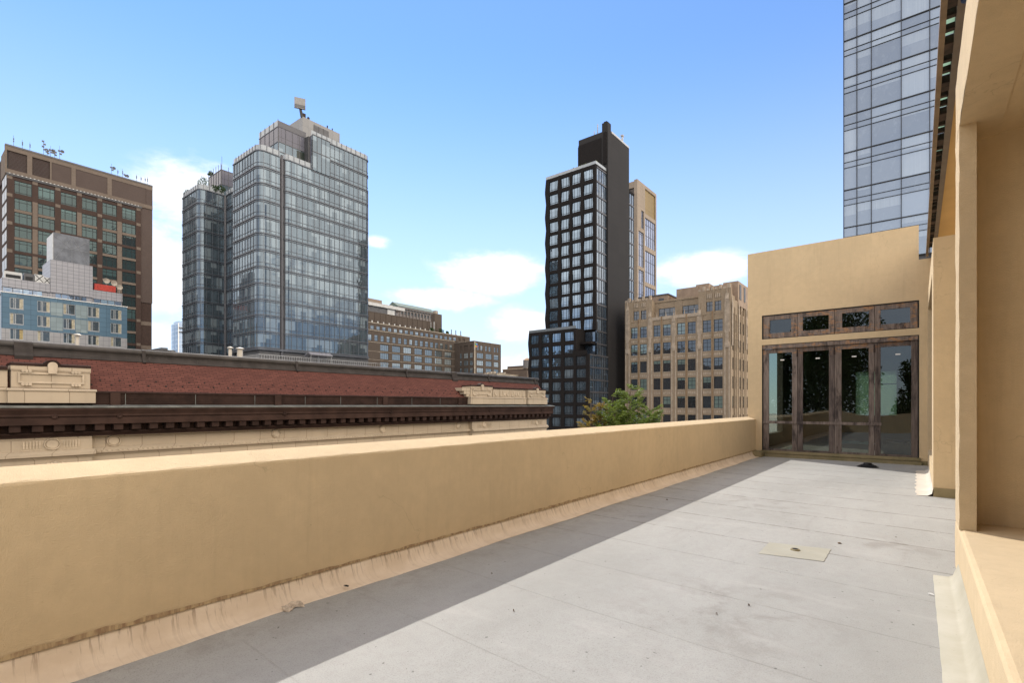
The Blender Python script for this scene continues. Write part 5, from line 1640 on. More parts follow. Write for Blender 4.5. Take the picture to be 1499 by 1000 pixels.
# ------------------------------------------------------------------ long brown brick building
def brown_building():
    BR = masonry('brown_facade_brick', (0.108, 0.086, 0.071), (0.090, 0.072, 0.060), (0.095, 0.08, 0.067), 0.24, 0.08, .012, .9, .3, grime=.25)
    ST = plain('weathered_limestone', (0.30, 0.26, 0.21), .85, 0, .2, .6)
    GL = glass_mat('loft_glass', (0.07, 0.085, 0.095), (0.32, 0.36, 0.37), 0.45, 0.16, (.85, .93, 1.0), curtain=False)
    FRM = plain('dark_green_frame', (0.05, 0.06, 0.058), .5)
    t = thing('brown_loft_building', 'long brown brick loft building with stepped roofs beyond the glass tower', 'building', (-190, 160, GROUND))
    X, XW, YW = -178.0, -165.0, 178.4
    y0 = 100.0
    big = [(134.1, 138.4), (140.3, 144.8), (146.5, 151.0), (152.8, 157.4), (159.1, 163.5), (165.3, 169.8), (171.6, 176.2)]
    rows3 = [(15.8, 18.3), (19.7, 22.2), (23.2, 25.9)]
    small = [128.0 + 3.13 * k for k in range(16)]
    top = [126.8 + 3.05 * k for k in range(20)]
    g = MB()
    g.box(X - 40, X - .4, y0, YW + 22, GROUND, 31.2)
    g.box(XW - 13, XW - .4, YW + .4, YW + 20, GROUND, 30.3)
    g.box(X - 40, X - 1.4, y0, YW + 12, 31.2, 34.7)
    g.box(X - 40, X - 4.0, y0, 168.4, 34.7, 39.8)
    part('core', g, BR, t)
    M = FR(X, y0, 0, EAST)
    g = MB(M)
    grid_wall(g, 0, YW - y0, GROUND, 26.5, [(a - y0, b - y0) for a, b in big], rows3, .4, 0, 0, .08)
    grid_wall(g, 0, YW - y0, 26.5, 31.3, [(y - y0, y + 1.7 - y0) for y in small], [(27.1, 29.6)], .4, 0, 0, .05)
    part('facade', g, BR, t)
    g = MB(M)
    g.box(0, YW - y0, -.12, .1, 31.3, 31.6); g.box(0, YW - y0, -.06, -.001, 26.4, 26.6); g.box(0, YW - y0, -.05, -.001, 22.6, 22.75); g.box(0, YW - y0, -.05, -.001, 19.1, 19.25)
    part('string_course', g, ST, t)
    g = MB(FR(X - 1, y0, 0, EAST))
    grid_wall(g, 0, YW + 12 - y0, 31.6, 34.6, [(y - y0, y + 1.75 - y0) for y in top], [(32.0, 33.6)], .4, 0, 0, .05)
    part('upper_storey', g, BR, t)
    g = MB(FR(X - 1, y0, 0, EAST)); g.box(0, YW + 12 - y0, -.1, .2, 34.6, 34.95)
    part('upper_coping', g, ST, t)
    # blank attic with piers and small slots
    g = MB(FR(X - 4, y0, 0, EAST))
    for k in range(18): g.box(22 + k * 3.0, 22.25 + k * 3.0, -.15, -.001, 34.8, 39.8)
    for k in range(14): g.box(26.5 + k * 3.0, 27.1 + k * 3.0, -.06, -.001, 35.2, 36.3, 1)
    g.box(20, 68.4, -.1, .3, 39.8, 40.05)
    part('attic_detail', g, [BR, PALE_METAL], t)
    # wing
    wcol = [(180.4, 185.0), (186.8, 191.2), (192.9, 196.5)]
    wr = [(15.6, 18.0), (19.2, 21.6), (22.7, 25.2)]
    scol = [(180.6, 181.9), (183.0, 184.4), (186.4, 187.7), (189.0, 190.4), (193.0, 194.2), (195.3, 196.4)]
    g = MB(FR(XW, YW, 0, EAST))
    grid_wall(g, .4, 20, GROUND, 26.0, [(a - YW, b - YW) for a, b in wcol], wr, .4, 0, 0, .08)
    grid_wall(g, .4, 20, 26.0, 30.6, [(a - YW, b - YW) for a, b in scol], [(26.5, 28.9)], .4, 0, 0, .05)
    g.M = FR(X, YW, 0, 0)
    sc = [(3.6, 4.7), (6.2, 9.0), (10.2, 12.0)]
    grid_wall(g, .02, 13, GROUND, 30.6, sc, wr + [(26.5, 28.9)], .4, 0, 0, .06)
    part('wing', g, BR, t)
    g = MB(); g.box(X, XW + .12, YW - .12, YW + 20, 30.6, 30.85); g.box(XW, XW + .05, YW, YW + .9, GROUND, 30.4)
    part('wing_coping', g, ST, t)
    # windows
    wb = window_meshes('loft', 4.45, 2.6, (.25, .5, .75), (.36, .68), FRM, GL, .12, .10, .1)
    ws = window_meshes('small_loft', 1.65, 2.5, (.5,), (.5,), FRM, GL, .10, .09, .1)
    wt = window_meshes('attic', 1.75, 1.6, (.5,), (), FRM, GL, .10, .09, .1)
    for z0, z1 in rows3:
        for a, b in big:
            put_window(t, wb, FR(X - .12, (a + b) / 2, z0 - .02, EAST))
    for y in small: put_window(t, ws, FR(X - .10, y + .85, 27.1, EAST))
    for y in top[:18]: put_window(t, wt, FR(X - 1.10, y + .875, 32.0, EAST))
    for z0, z1 in wr:
        for a, b in wcol:
            m = Matrix.Diagonal(((b - a) / 4.45, 1, (z1 - z0) / 2.6, 1))
            put_window(t, wb, FR(XW - .12, (a + b) / 2, z0, EAST) @ m)
        for a, b in sc:
            m = Matrix.Diagonal(((b - a) / 1.65, 1, (z1 - z0) / 2.5, 1))
            put_window(t, ws, FR(X + (a + b) / 2, YW + .1, z0, 0) @ m)
    for a, b in scol:
        put_window(t, ws, FR(XW - .10, (a + b) / 2, 26.5, EAST) @ Matrix.Diagonal(((b - a) / 1.65, 1, .96, 1)))
    # light mechanical storey
    g = MB(); g.box(-200, -184, 120, 152.3, 43.2, 44.6); g.box(-200, -190, 120, 150, 44.6, 46.2)
    part('white_roof_edge', g, PALE_METAL, t)
    g = MB(); g.box(-200, -185, 120, 148, 39.8, 43.2)
    for k in range(3): g.box(-185, -184.95, 134 + 4.6 * k, 138 + 4.6 * k, 40.3, 43.0, 1 if k == 2 else 0)
    part('mechanical_storey', g, [DARK_METAL, PALE_METAL], t)
    g = MB(); g.box(-198, -186, 133.5, 141, 44.6, 46.6)
    part('roof_block', g, plain('tan_block', (.24, .19, .15), .9), t)
    g = MB(); g.box(-184.5, -182, 168.8, 173.6, 34.9, 44.4)
    part('stair_tower', g, BR, t)
    g = MB(); g.box(-184.2, -182.5, 169.8, 171.5, 44.4, 46.0)
    part('tower_cap', g, ST, t)
    g = MB(); g.tube((-181, 167.5, 34.9), (-181, 167.5, 40), .2); g.tube((-181, 165.5, 34.9), (-181, 165.5, 39.6), .12)
    part('flue_pipe', g, PALE_METAL, t)
    for y, lab in ((178.1, 'leftmost of three dark flues on the brown loft roof'), (181.2, 'middle of three dark flues on the brown loft roof'), (184.7, 'rightmost of three dark flues on the brown loft roof')):
        f = thing('flue', lab, 'flue', (X - 2, y, 34.9), 'flues on the brown loft roof')
        g = MB(); g.tube((X - 2, y, 34.9), (X - 2, y, 37.5), .22, n=8)
        part('stack', g, DARK_METAL, f)
        g = MB(); g.box(X - 2.35, X - 1.65, y - .35, y + .35, 34.9, 35.3)
        part('base', g, ST, f)
    # small striped flag sign at the wing corner
    f = thing('corner_sign', 'small square multicoloured sign at the top corner of the brown loft wing', 'sign', (XW, 180.0, 28.3))
    g = MB()
    cols_ = [(.45, .30, .02), (.05, .25, .10), (.30, .04, .03), (.03, .10, .40)]
    mats = [plain('sign_colour', c, .5) for c in cols_]
    for i in range(2):
        for j in range(2):
            g.box(XW + .02, XW + .12, 179.0 + .85 * i, 179.84 + .85 * i, 27.9 + .85 * j, 28.74 + .85 * j, i * 2 + j)
    part('face', g, mats, f)
    g = MB(); g.box(XW + .001, XW + .019, 178.9, 180.8, 27.8, 29.7)
    part('backing', g, WHITE, f)
    rnd = random.Random(5)
    for y, r, lab in ((165.6, 1.6, 'low green roof shrub beside the brown stair tower'), (171.5, 1.8, 'larger green roof shrub right of the brown stair tower'), (175.5, 1.1, 'small roof shrub near the dark flues')):
        s_ = thing('roof_shrub', lab, 'shrub', (X - 2.2, y, 34.9), 'shrubs on the brown loft roof')
        g = MB()
        for k in range(6): leaf_cloud(g, (X - 2.2, y + r * .5 * math.cos(k * 2.1), 35.2 + r * .17 * k), (r * .5, r * .55, r * .3), 40, .28, rnd)
        part('foliage', g, LEAF_D, s_)
        g = MB(); g.tube((X - 2.2, y, 34.9), (X - 2.2, y, 35.9), .1)
        part('stem', g, BARK, s_)
brown_building()

def palace():
    ST = plain('grey_stone_far', (0.19, 0.172, 0.165), .85, 0, .12, .3)
    RF = plain('green_copper_roof', (0.11, 0.15, 0.13), .7, 0, .12, .4)
    t = thing('green_roofed_palace', 'grey stone building with low green gabled roof behind the brown loft building', 'building', (-212, 180, GROUND))
    g = MB(); g.box(-212.5, -205, 165, 190, GROUND, 49.2)
    for k in range(11): g.box(-205, -204.4, 166 + k * 2.2, 166.6 + k * 2.2, 42, 48.2)
    g.box(-213, -204.2, 164.6, 190.4, 49.2, 50.0); g.box(-212.7, -204.5, 164.8, 190.2, 48.0, 48.3)
    part('wall', g, ST, t)
    g = MB(); g.prism_y([(-203.9, 50.0), (-208.6, 52.7), (-213.3, 50.0)], 164.4, 190.6)
    part('roof', g, RF, t)
    GL = plain('dark_far_glass', (.06, .07, .075), .2)
    for z in (46.4, 43.4):
        for k in range(10):
            g = MB(); g.box(-204.999, -204.93, 167 + k * 2.2, 168 + k * 2.2, z, z + 1.4)
            part('window', g, GL, t)
    for k in range(12):
        g = MB(); g.box(-204.2, -204.1, 166 + k * 2.0, 166.7 + k * 2.0, 48.5, 49.1)
        part('frieze_opening', g, GL, t)
palace()

def low_blocks():
    BR = masonry('far_brown_brick', (0.16, 0.12, 0.095), (0.13, 0.10, 0.08), (0.12, 0.10, 0.085), .3, .1, .015, .9, .3)
    t = thing('low_brick_block', 'small brown brick block with stepped parapet just left of the black tower', 'building', (-140, 190, GROUND))
    g = MB(); g.box(-152, -137, 184, 200, GROUND, 16.6); g.box(-145, -137, 183, 184, GROUND, 15.6); g.box(-150, -140, 185, 195, 16.6, 18.2)
    part('wall', g, BR, t)
    for k in range(3):
        g = MB(); g.box(-136.999, -136.9, 185.5 + k * 4, 187.3 + k * 4, 12.2, 14.8)
        part('window', g, DARK_METAL, t)
    g = MB(); g.box(-152.2, -136.8, 183.8, 200, 16.6, 16.9); g.box(-137, -136.7, 183, 200, 11.4, 11.7)
    part('stone_band', g, CREAM_P, t)
    t = thing('water_tank', 'grey wooden water tank with conical lid beside the black tower', 'water tank', (-138.4, 184.6, 17.0))
    g = MB(); g.tube((-138.6, 185.2, 16.9), (-138.6, 185.2, 20.4), 1.9, 1.8, 18)
    part('tank', g, plain('grey_tank_staves', (.16, .155, .155), .9, 0, .15, 4), t)
    g = MB(); g.lathe((-138.6, 185.2, 20.4), [(2.0, 0), (1.2, .7), (.05, 1.3)], 18)
    part('lid', g, plain('tan_lid', (.34, .24, .16), .8), t)
    t = thing('low_roof_row', 'low pale roofline with small dormers between the brown loft and black tower', 'building', (-150, 175, GROUND))
    g = MB(); g.box(-165, -142, 168, 190, GROUND, 13.6)
    for k in range(7): g.box(-150 - .3 * k, -148.5, 169 + 2.4 * k, 170.1 + 2.4 * k, 13.6, 14.5 + .4 * (k % 3))
    part('wall', g, plain('pale_far_stucco', (.33, .30, .25), .9, 0, .2, 1), t)
    g = MB(); g.box(-165.2, -141.8, 167.8, 190.2, 13.6, 13.8)
    part('coping', g, CREAM_P, t)
low_blocks()
# ------------------------------------------------------------------ black tower with rippling piers
def black_tower():
    BK = masonry('black_brick', (0.021, 0.0175, 0.0165), (0.017, 0.0145, 0.014), (0.013, 0.0115, 0.011), .3, .09, .01, .85, .2)
    BC = panels('dark_concrete_panel', (0.026, 0.024, 0.0235), (0.017, 0.016, 0.0155), 3.7, 3.05, .05, .75, .07)
    GL = glass_mat('black_tower_glass', (0.026, 0.044, 0.056), (0.24, 0.30, 0.34), 0.18, 0.24, (.60, .78, 1.0), wave=.05)
    GS = glass_mat('strip_glass', (0.03, 0.045, 0.065), (0.16, 0.21, 0.27), 0.2, 0.14, (.74, .86, 1.0), cell=(1.27, 3.06, 0.9), curtain=False)
    t = thing('black_tower', 'slim black brick tower with rippling window piers and lower podium', 'building', (-63, 105, GROUND))
    heads = [53.54, 50.32, 47.02, 43.75, 40.65, 37.55, 34.53, 31.45, 28.45, 25.55, 22.55, 19.58]
    cols = [(-69.03, -66.55), (-65.74, -63.40), (-62.70, -60.35), (-59.60, -57.20)]
    X1, Y1 = -56.39, 101.0
    XP, YP = -55.95, 97.2
    xl = -70.1
    # bodies
    g = MB()
    g.box(xl + .5, X1 - .45, Y1 + .5, 121, 17, 54.0)
    g.box(-72.0, XP - .45, YP + .5, 108, GROUND, 10.9); g.box(-72.0, -59.6, YP + .5, 102, 10.9, 16.9)
    g.box(-63.5, X1 - .45, Y1 + .5, 121, GROUND, 17)
    part('core', g, BK, t)
    # rippled front: each pier swells and narrows from storey to storey
    def rippled(g, M, edges, z0, z1, levels, wave, t_=.5):
        for i, (a, b, pa, pb) in enumerate(edges):
            pts_l, pts_r = [], []
            n = max(4, int((z1 - z0) / .55))
            for k in range(n + 1):
                z = z0 + (z1 - z0) * k / n
                w = 2 * abs(2 * ((z / 6.1 + .1) % 1.0) - 1) - 1
                pts_l.append((a + pa * w, z)); pts_r.append((b + pb * w, z))
            vs = []
            for (xa, z), (xb, _) in zip(pts_l, pts_r):
                vs += [(xa, 0, z), (xb, 0, z), (xb, t_, z), (xa, t_, z)]
            fs = []
            for k in range(n):
                p, q = 4 * k, 4 * k + 4
                fs += [(p, p + 1, q + 1, q), (p + 1, p + 2, q + 2, q + 1), (p + 3, p, q, q + 3)]
            fs += [(0, 3, 2, 1), (4 * n, 4 * n + 1, 4 * n + 2, 4 * n + 3)]
            g.M = M; g.add(vs, fs); g.M = Matrix()
    M = FR(0, Y1, 0, 0)
    g = MB()
    e = [xl] + [v for c in cols for v in c] + [X1]
    edges = [(e[i], e[i + 1], (.17 if i == 0 else (.10 if (i // 2) % 2 else -.10)), (0 if i == 8 else (-.10 if (i // 2) % 2 else .10))) for i in range(0, 10, 2)]
    rippled(g, M, edges, 17.0, 54.3, heads, .2)
    zz = [17.0] + sorted([h - 2.42 for h in heads] + heads)[0:] + [54.3]
    for (a, b) in cols:
        lo = 17.0
        for h in reversed(heads):
            g.M = M; g.box(a - .16, b + .16, .05, .5, lo, h - 2.38); lo = h
        g.box(a - .16, b + .16, .05, .5, lo, 54.3)
    g.M = Matrix()
    part('facade', g, BK, t)
    wm = window_meshes('black', 2.75, 2.38, (.27, .62, .80), (.16,), BLACK_FRAME, GL, .07, .06, .12)
    for h in heads:
        for a, b in cols:
            put_window(t, wm, FR((a + b) / 2, Y1 + .22, h - 2.38, 0))
    # podium
    ph = [16.48, 13.60, 10.85, 8.1, 5.3, 2.6, -.1, -2.8, -5.5]
    pc = [(-71.71, -69.35), (-68.55, -66.49), (-65.69, -63.25), (-62.37, -59.94)]
    p5 = (-59.11, -56.75)
    M = FR(0, YP, 0, 0)
    g = MB()
    e = [-72.35] + [v for c in pc for v in c] + [-59.2]
    edges = [(e[i], e[i + 1], (.16 if i == 0 else (.09 if (i // 2) % 2 else -.09)), (0 if i == 8 else (-.09 if (i // 2) % 2 else .09))) for i in range(0, 10, 2)]
    rippled(g, M, edges, -8.0, 17.15, ph, .2)
    for (a, b) in pc:
        lo = -8.0
        for h in reversed(ph):
            g.M = M; g.box(a - .14, b + .14, .05, .5, lo, h - 2.0); lo = h
        g.box(a - .14, b + .14, .05, .5, lo, 17.15)
    lo = -8.0
    for h in reversed(ph[2:]):
        g.box(p5[0] - .09, p5[1] + .05, .05, .5, lo, h - 2.0); lo = h
    g.box(p5[0] - .09, p5[1] + .05, .05, .5, lo, 11.2)
    g.box(p5[1], XP, 0, .5, -8.0, 11.2)
    g.M = Matrix()
    g.box(-72.35, XP, YP, YP + .5, GROUND, -8.003)
    g.box(-59.65, -59.2, YP + .5, Y1, 11.2, 17.15)
    part('podium_facade', g, BK, t)
    wp = window_meshes('podium', 2.6, 2.0, (.27, .62, .80), (.2,), BLACK_FRAME, GL, .07, .06, .12)
    for k, h in enumerate(ph):
        for a, b in pc + ([p5] if k >= 2 else []):
            put_window(t, wp, FR((a + b) / 2, YP + .22, h - 2.0, 0))
    # terrace in the notch with two glazed floors behind
    each_box('terrace_glazing', GS, t, [(-59.0, -56.5, Y1 - .06, Y1 - .03, z0, z1) for z0, z1 in ((11.6, 13.6), (14.4, 16.5))])
    g = MB(); g.box(-59.2, X1, YP, Y1 - .07, 11.05, 11.2); g.box(-59.2, X1, YP + .02, YP + .06, 11.2, 12.1); g.box(-59.2, X1 + .0, Y1 - 2.2, Y1 - .07, 13.7, 14.2)
    part('terrace_slab', g, BK, t)
    g = MB(); g.box(-72.3, -59.3, YP + .1, YP + .14, 17.15, 17.75)
    part('podium_rail', g, plain('smoky_glass_rail', (.14, .155, .165), .2), t)
    # east side: glazed strip, concrete core, second strip
    def strip(y0, y1, z0, z1, x, levels):
        g = MB(); g.box(x - .25, x - .12, y0, y1, z0, z1)
        s = part('glazing_strip', g, GS, t)
        g = MB()
        for z in levels:
            if z0 <= z <= z1: g.box(x - .12, x + .02, y0, y1, z - .17, z + .17)
        part("floor_band_trim", g, MULLION_D, s, stuff=True)
        g = MB(); n = int((y1 - y0) / .95)
        for k in range(n + 1):
            yy = y0 + (y1 - y0 - .07) * k / n
            g.box(x - .119, x - .03, yy, yy + .07, z0, z1)
        part('mullion_grid', g, BLACK_FRAME, s)
    lv = [h + .30 for h in heads]
    strip(Y1 + .5, 106.12, 17.0, 53.9, X1 + .02, lv)
    strip(YP + .5, 106.12, -8, 11.2, XP, [h + .3 for h in ph])
    strip(Y1 + .5, 106.12, 11.2, 17.0, X1 + .02, [h + .3 for h in ph])
    strip(117.2, 121.0, GROUND, 53.5, X1 - .1, lv + [h + .3 for h in ph])
    g = MB(); g.box(XP - .4, XP, YP + .5, 106.12, GROUND, -8.003); g.box(-59, X1 + .05, 101.5, 106.12, 53.9, 54.3); g.box(X1 - 3, X1 - .05, 117.2, 121.1, 53.5, 54.0)
    part('strip_ends', g, BK, t)
    g = MB(); g.box(-63.9, X1 + .35, 106.13, 117.2, GROUND, 63.95)
    c = part('concrete_core', g, BC, t)
    g = MB(); g.box(-63.92, -57.8, 106.0, 106.12, 54.2, 62.6); g.box(-57.2, -56.4, 105.9, 106.12, 56.2, 63.6); g.box(-64.0, -63.6, 105.95, 106.12, 54.2, 62.2)
    part('bulkhead_cladding', g, BK, c)
    g = MB(); g.box(X1 - 1.3, X1 + .2, 106.3, 107.9, 63.96, 66.0); g.box(X1 - 1.0, X1 - .2, 106.6, 107.5, 66.0, 66.4)
    part('chimney', g, BC, c)
    g = MB(); g.box(X1 - .1, X1 + .36, 108.0, 117.2, 63.96, 64.4)
    part('parapet_edge', g, PALE_METAL, c)
    g = MB(); g.tube((-59, 106.6, 63.9), (-59, 106.6, 66.4), .12); g.tube((-60, 106.8, 63.9), (-60, 106.8, 65.2), .1); g.tube((X1 - .2, 114.6, 64.0), (X1 - .2, 114.6, 66.0), .25); g.box(X1 - .5, X1 + .1, 114.2, 115, 66.0, 66.35)
    part('roof_pipe', g, RAIL, c)
    g = MB(); g.box(-70, X1 - .02, Y1 + .1, Y1 + .15, 54.3, 55.0); g.box(X1 - .06, X1 - .02, Y1 + .15, 106.0, 54.3, 55.0)
    part('roof_rail', g, FROST_RAIL, t)
    rnd = random.Random(12)
    for k, (x, r, lab) in enumerate(((-66.5, .7, 'leftmost green tuft along the black tower roof edge'), (-63.2, .8, 'green tuft in the middle of the black tower roof edge'), (-60.4, .9, 'broad green tuft right of the middle on the black tower roof edge'), (-57.4, .7, 'green tuft at the roof corner of the black tower'))):
        s_ = thing('roof_shrub', lab, 'shrub', (x, Y1 + .9, 54.0), 'shrubs on the black tower roof')
        g = MB()
        for q in range(5): leaf_cloud(g, (x + (q - 2) * r * .45, Y1 + .9, 54.9 + .2 * rnd.random()), (r * .45, r * .5, r * .5), 36, .15, rnd)
        part('foliage', g, LEAF, s_)
        g = MB(); g.box(x - r, x + r, Y1 + .6, Y1 + 1.2, 54.0, 54.45)
        part('planter', g, DARK_METAL, s_)
black_tower()

# ------------------------------------------------------------------ tan tower behind
def tan_tower():
    TS = panels('tan_stone_panel', (0.30, 0.243, 0.187), (0.19, 0.15, 0.115), 1.7, 3.3, .05, .7, .06)
    GG = glass_mat('violet_glass', (0.07, 0.085, 0.13), (0.25, 0.29, 0.38), 0.2, 0.20, (.70, .78, 1.0), cell=(1.5, 3.3, .4), curtain=False)
    GD = panels('gold_louvre', (0.25, 0.175, 0.07), (0.15, 0.10, 0.04), .9, 20, .09, .45, .1, .4)
    t = thing('tan_tower', 'slim tan stone tower with violet glass bays half hidden behind the black tower', 'building', (-67, 147, GROUND))
    X, Y0, Y1 = -64.6, 140.5, 154.7
    g = MB(); g.box(-73, X - .6, Y0 + .6, Y1 - .5, GROUND, 66.0)
    part('core', g, TS, t)
    g = MB(FR(X, Y0, 0, EAST))
    for a, b in ((0, 1.0), (4.75, 5.6), (13.4, 14.2)): g.box(a, b, 0, .6, GROUND, 66.9)
    g.box(1.0, 4.75, 0, .6, 64.9, 66.9); g.box(5.6, 13.4, 0, .6, 65.9, 66.9)
    for z0, z1 in ((57.2, 58.4), (47.2, 48.6), (36.4, 37.6), (25, 26), (13, 14), (1, 2)): g.box(5.6, 13.4, .03, .6, z0, z1)
    for z0, z1 in ((52, 53.2), (40.5, 41.5), (29, 30), (18, 19), (7, 8)): g.box(1.0, 4.75, .03, .6, z0, z1)
    g.box(1.0, 2.9, .01, .6, 53.2, 64.9); g.box(2.9, 4.75, .015, .6, 58.6, 64.9)
    part('stone_frame', g, TS, t)
    g = MB(FR(X, Y0, 0, EAST)); g.box(5.6, 13.4, .3, .4, 58.4, 65.9)
    part('gold_louvre', g, GD, t)
    for i, (a, b, z0, z1) in enumerate(((5.6, 13.4, 48.6, 57.2), (5.6, 13.4, 37.6, 47.2), (5.6, 13.4, 26, 36.4), (5.6, 13.4, 14, 25), (1.0, 4.75, 41.5, 52), (1.0, 4.75, 30, 40.5), (1.0, 4.75, 19, 29), (2.9, 4.75, 53.2, 58.6))):
        g = MB(FR(X, Y0, 0, EAST)); g.box(a, b, .28, .36, z0, z1)
        w = part('glass_bay', g, GG, t)
        g = MB(FR(X, Y0, 0, EAST))
        n = 5 if b - a > 5 else 3
        for k in range(1, n): g.box(a + (b - a) * k / n - .04, a + (b - a) * k / n + .04, .2, .279, z0, z1)
        z = z0 + 3.3
        while z < z1 - .5: g.box(a, b, .22, .279, z - .06, z + .06); z += 3.3
        part('mullion_grid', g, MULLION_D, w)
    g = MB(FR(-68.2, Y0, 0, 0))
    g.box(0, .9, 0, .6, GROUND, 66.6); g.box(2.6, 3.6 - .003, 0.002, .6, GROUND, 66.88); g.box(.9, 2.6, .02, .6, 64.6, 66.5)
    z = 60.5
    while z > 0: g.box(.9, 2.6, .08, .6, z, z + 1.0); z -= 3.3
    part('south_frame', g, TS, t)
    g = MB(FR(-68.2, Y0, 0, 0)); g.box(.9, 2.6, .4, .5, GROUND, 64.6)
    part('south_glazing', g, plain('dark_bronze_glass', (.045, .035, .028), .25), t)
tan_tower()

# ------------------------------------------------------------------ tan gothic loft building
def gothic():
    GB = masonry('tan_gothic_brick', (0.40, 0.315, 0.222), (0.29, 0.215, 0.145), (0.32, 0.255, 0.185), 0.26, 0.09, .012, .9, .35, grime=.2)
    GT = plain('grey_terracotta', (0.41, 0.335, 0.255), .8, 0, .18, 1.2)
    GO = plain('ochre_mullion_brick', (0.26, 0.175, 0.10), .9, 0, .2, 1.2)
    GL = glass_mat('gothic_glass', (0.020, 0.024, 0.028), (0.17, 0.24, 0.215), 0.40, 0.07, (.9, .94, 1.0), curtain=False, blindmix=.8)
    FRM = plain('dark_sash', (0.016, 0.02, 0.023), .4)
    t = thing('gothic_loft_building', 'tan brick gothic loft building with pinnacles and dark paired windows right of the black tower', 'building', (-42, 118, GROUND))
    Y, XE = 110.0, -29.97
    cols = [(-52.19, -50.51), (-49.93, -48.25), (-46.70, -45.03), (-44.47, -42.69), (-41.23, -39.47), (-38.90, -37.17), (-35.71, -33.96), (-33.42, -31.60)]
    heads = [18.05, 14.05, 10.05, 6.05, 1.95, -2.05, -6.05]
    rows = [(h - 2.55, h) for h in heads]
    xl = -53.65
    g = MB(); g.box(xl + .2, XE - .5, Y + .45, 132, GROUND, 19.05); g.box(xl + .2, -47.31, Y + .46, 130, 19.05, 23.3); g.box(-36.29, XE - .5, Y + .46, 130, 19.05, 23.3); g.box(-47.3, -36.3, Y + 2.06, 130, 19.05, 22.6)
    part('core', g, GB, t)
    g = MB(FR(0, Y, 0, 0))
    grid_wall(g, xl, XE, GROUND, 19.2, cols, rows, .45, 0, 0, .14)
    part('facade', g, GB, t)
    # thin ochre mullions between paired windows, carved spandrels
    g = MB(FR(0, Y, 0, 0))
    for i in range(0, 8, 2):
        m = (cols[i][1] + cols[i + 1][0]) / 2
        g.box(m - .13, m + .13, -.10, -.002, GROUND, 19.9)
        for z in heads: pass
    part('slender_mullion', g, GO, t)
    g = MB(FR(0, Y, 0, 0))
    for a, b in cols:
        for z0, z1 in rows:
            for k in range(4):
                w = (b - a) / 4
                g.box(a + w * k + .07, a + w * (k + 1) - .07, .10, .139, z0 - 1.05, z0 - .45)
                g.box(a + w * k + .14, a + w * (k + 1) - .14, .07, .099, z0 - .95, z0 - .55)
            g.box(a, b, .04, .139, z0 - .16, z0 - .02); 
    part('carved_spandrel', g, GT, t, stuff=True)
    # main piers with stepped terracotta tops and pinnacles
    px = [(xl, -52.3, 24.4), (-48.05, -46.85, 22.4), (-42.55, -41.35, 20.9), (-36.95, -35.80, 21.6), (-31.45, XE, 24.4)]
    for a, b, zt in px:
        m = (a + b) / 2
        g = MB(FR(0, Y, 0, 0))
        for s_ in (-1, 1):
            g.box(m + s_ * .42 - .12, m + s_ * .42 + .12, -.10, -.002, GROUND, 13.2)
        g.box(m - .30, m + .30, -.16, -.003, 13.2, zt - 2.4)
        g.box(m - .52, m - .31, -.10, -.004, 15.2, zt - 3.0); g.box(m + .31, m + .52, -.10, -.004, 15.2, zt - 3.0)
        g.box(m - .30, m - .12, -.22, -.161, 12.8, zt - 2.8); g.box(m + .12, m + .30, -.22, -.161, 12.8, zt - 2.8)
        g.prism_x([(-.24, 12.6), (-.17, 12.0), (-.002, 12.0), (-.002, 13.19), (-.24, 13.19)], m - .32, m + .32)
        g.prism_x([(-.30, zt - 2.4), (-.05, zt - 1.2), (.25, zt - 2.4)], m - .35, m + .35)
        p = part('pier_shaft', g, GT, t)
        for q, za, zb_, r_ in ((-.38, 3.2, 1.6, .10), (.38, 3.2, 1.6, .10), (0, 2.4, -.5, .17)):
            g = MB(FR(0, Y, 0, 0)); g.tube((m + q, -.1, zt - za), (m + q, -.1, zt - zb_), r_, .02, 6)
            part('pinnacle', g, GT, p)
    # top storey: two end bays with arched pairs, set-back middle
    tops = [(-51.54, -50.14, 19.72, 22.0), (-49.72, -48.35, 19.72, 22.0), (-34.98, -33.65, 19.86, 22.15), (-33.26, -31.89, 19.86, 22.15)]
    for bay in (0, 1):
      g = MB(FR(0, Y, 0, 0))
      if bay == 0: grid_wall(g, xl, -47.0, 19.2, 24.0, [c[:2] for c in tops[:2]], [(19.72, 21.75)], .45, 0, 0, .1)
      else: grid_wall(g, -36.6, XE, 19.2, 24.3, [c[:2] for c in tops[2:]], [(19.86, 21.9)], .45, 0, 0, .1)
      for c in tops[2 * bay:2 * bay + 2]:
          m = (c[0] + c[1]) / 2; w = (c[1] - c[0]) / 2; h = c[3] - .25
          for s_ in (-1, 1):
              pts = [(m + s_ * w, h), (m + s_ * w, h + .3), (m, h + .3)] + [(m + s_ * w * math.sin(a), h + .28 * math.cos(a)) for a in [math.pi / 2 * k / 6 for k in range(7)]][:-1]
              vs = [(p[0], .02, p[1]) for p in pts]
              g.add(vs, [tuple(range(len(vs)))])
          for k in range(3):
              g.box(m - .5 + k * .38, m - .28 + k * .38, -.06, .099, 22.6, 23.5, 1)
      # crenels
      x, x9 = ((xl, -47.0), (-36.6, XE))[bay]
      k = 0
      while x < x9 - .5:
          g.box(x, x + .5, -.02, .4, 24.0 + .3 * bay, (24.5, 25.0)[k % 2] + .25 * bay, 1); x += .85; k += 1
      if bay == 0: g.box(-47.3, -47.0, .45, 2.4, 19.2, 23.7)
      else: g.box(-36.6, -36.3, .45, 2.4, 19.2, 24.0)
      part('end_bay', g, [GB, GT], t)
    mids = [(-46.09, -42.3), (-40.65, -36.9)]
    g = MB(FR(0, Y + 1.6, 0, 0))
    grid_wall(g, -47.0, -36.6, 19.2, 23.4, mids, [(19.8, 22.0)], .45, 0, 0, .1)
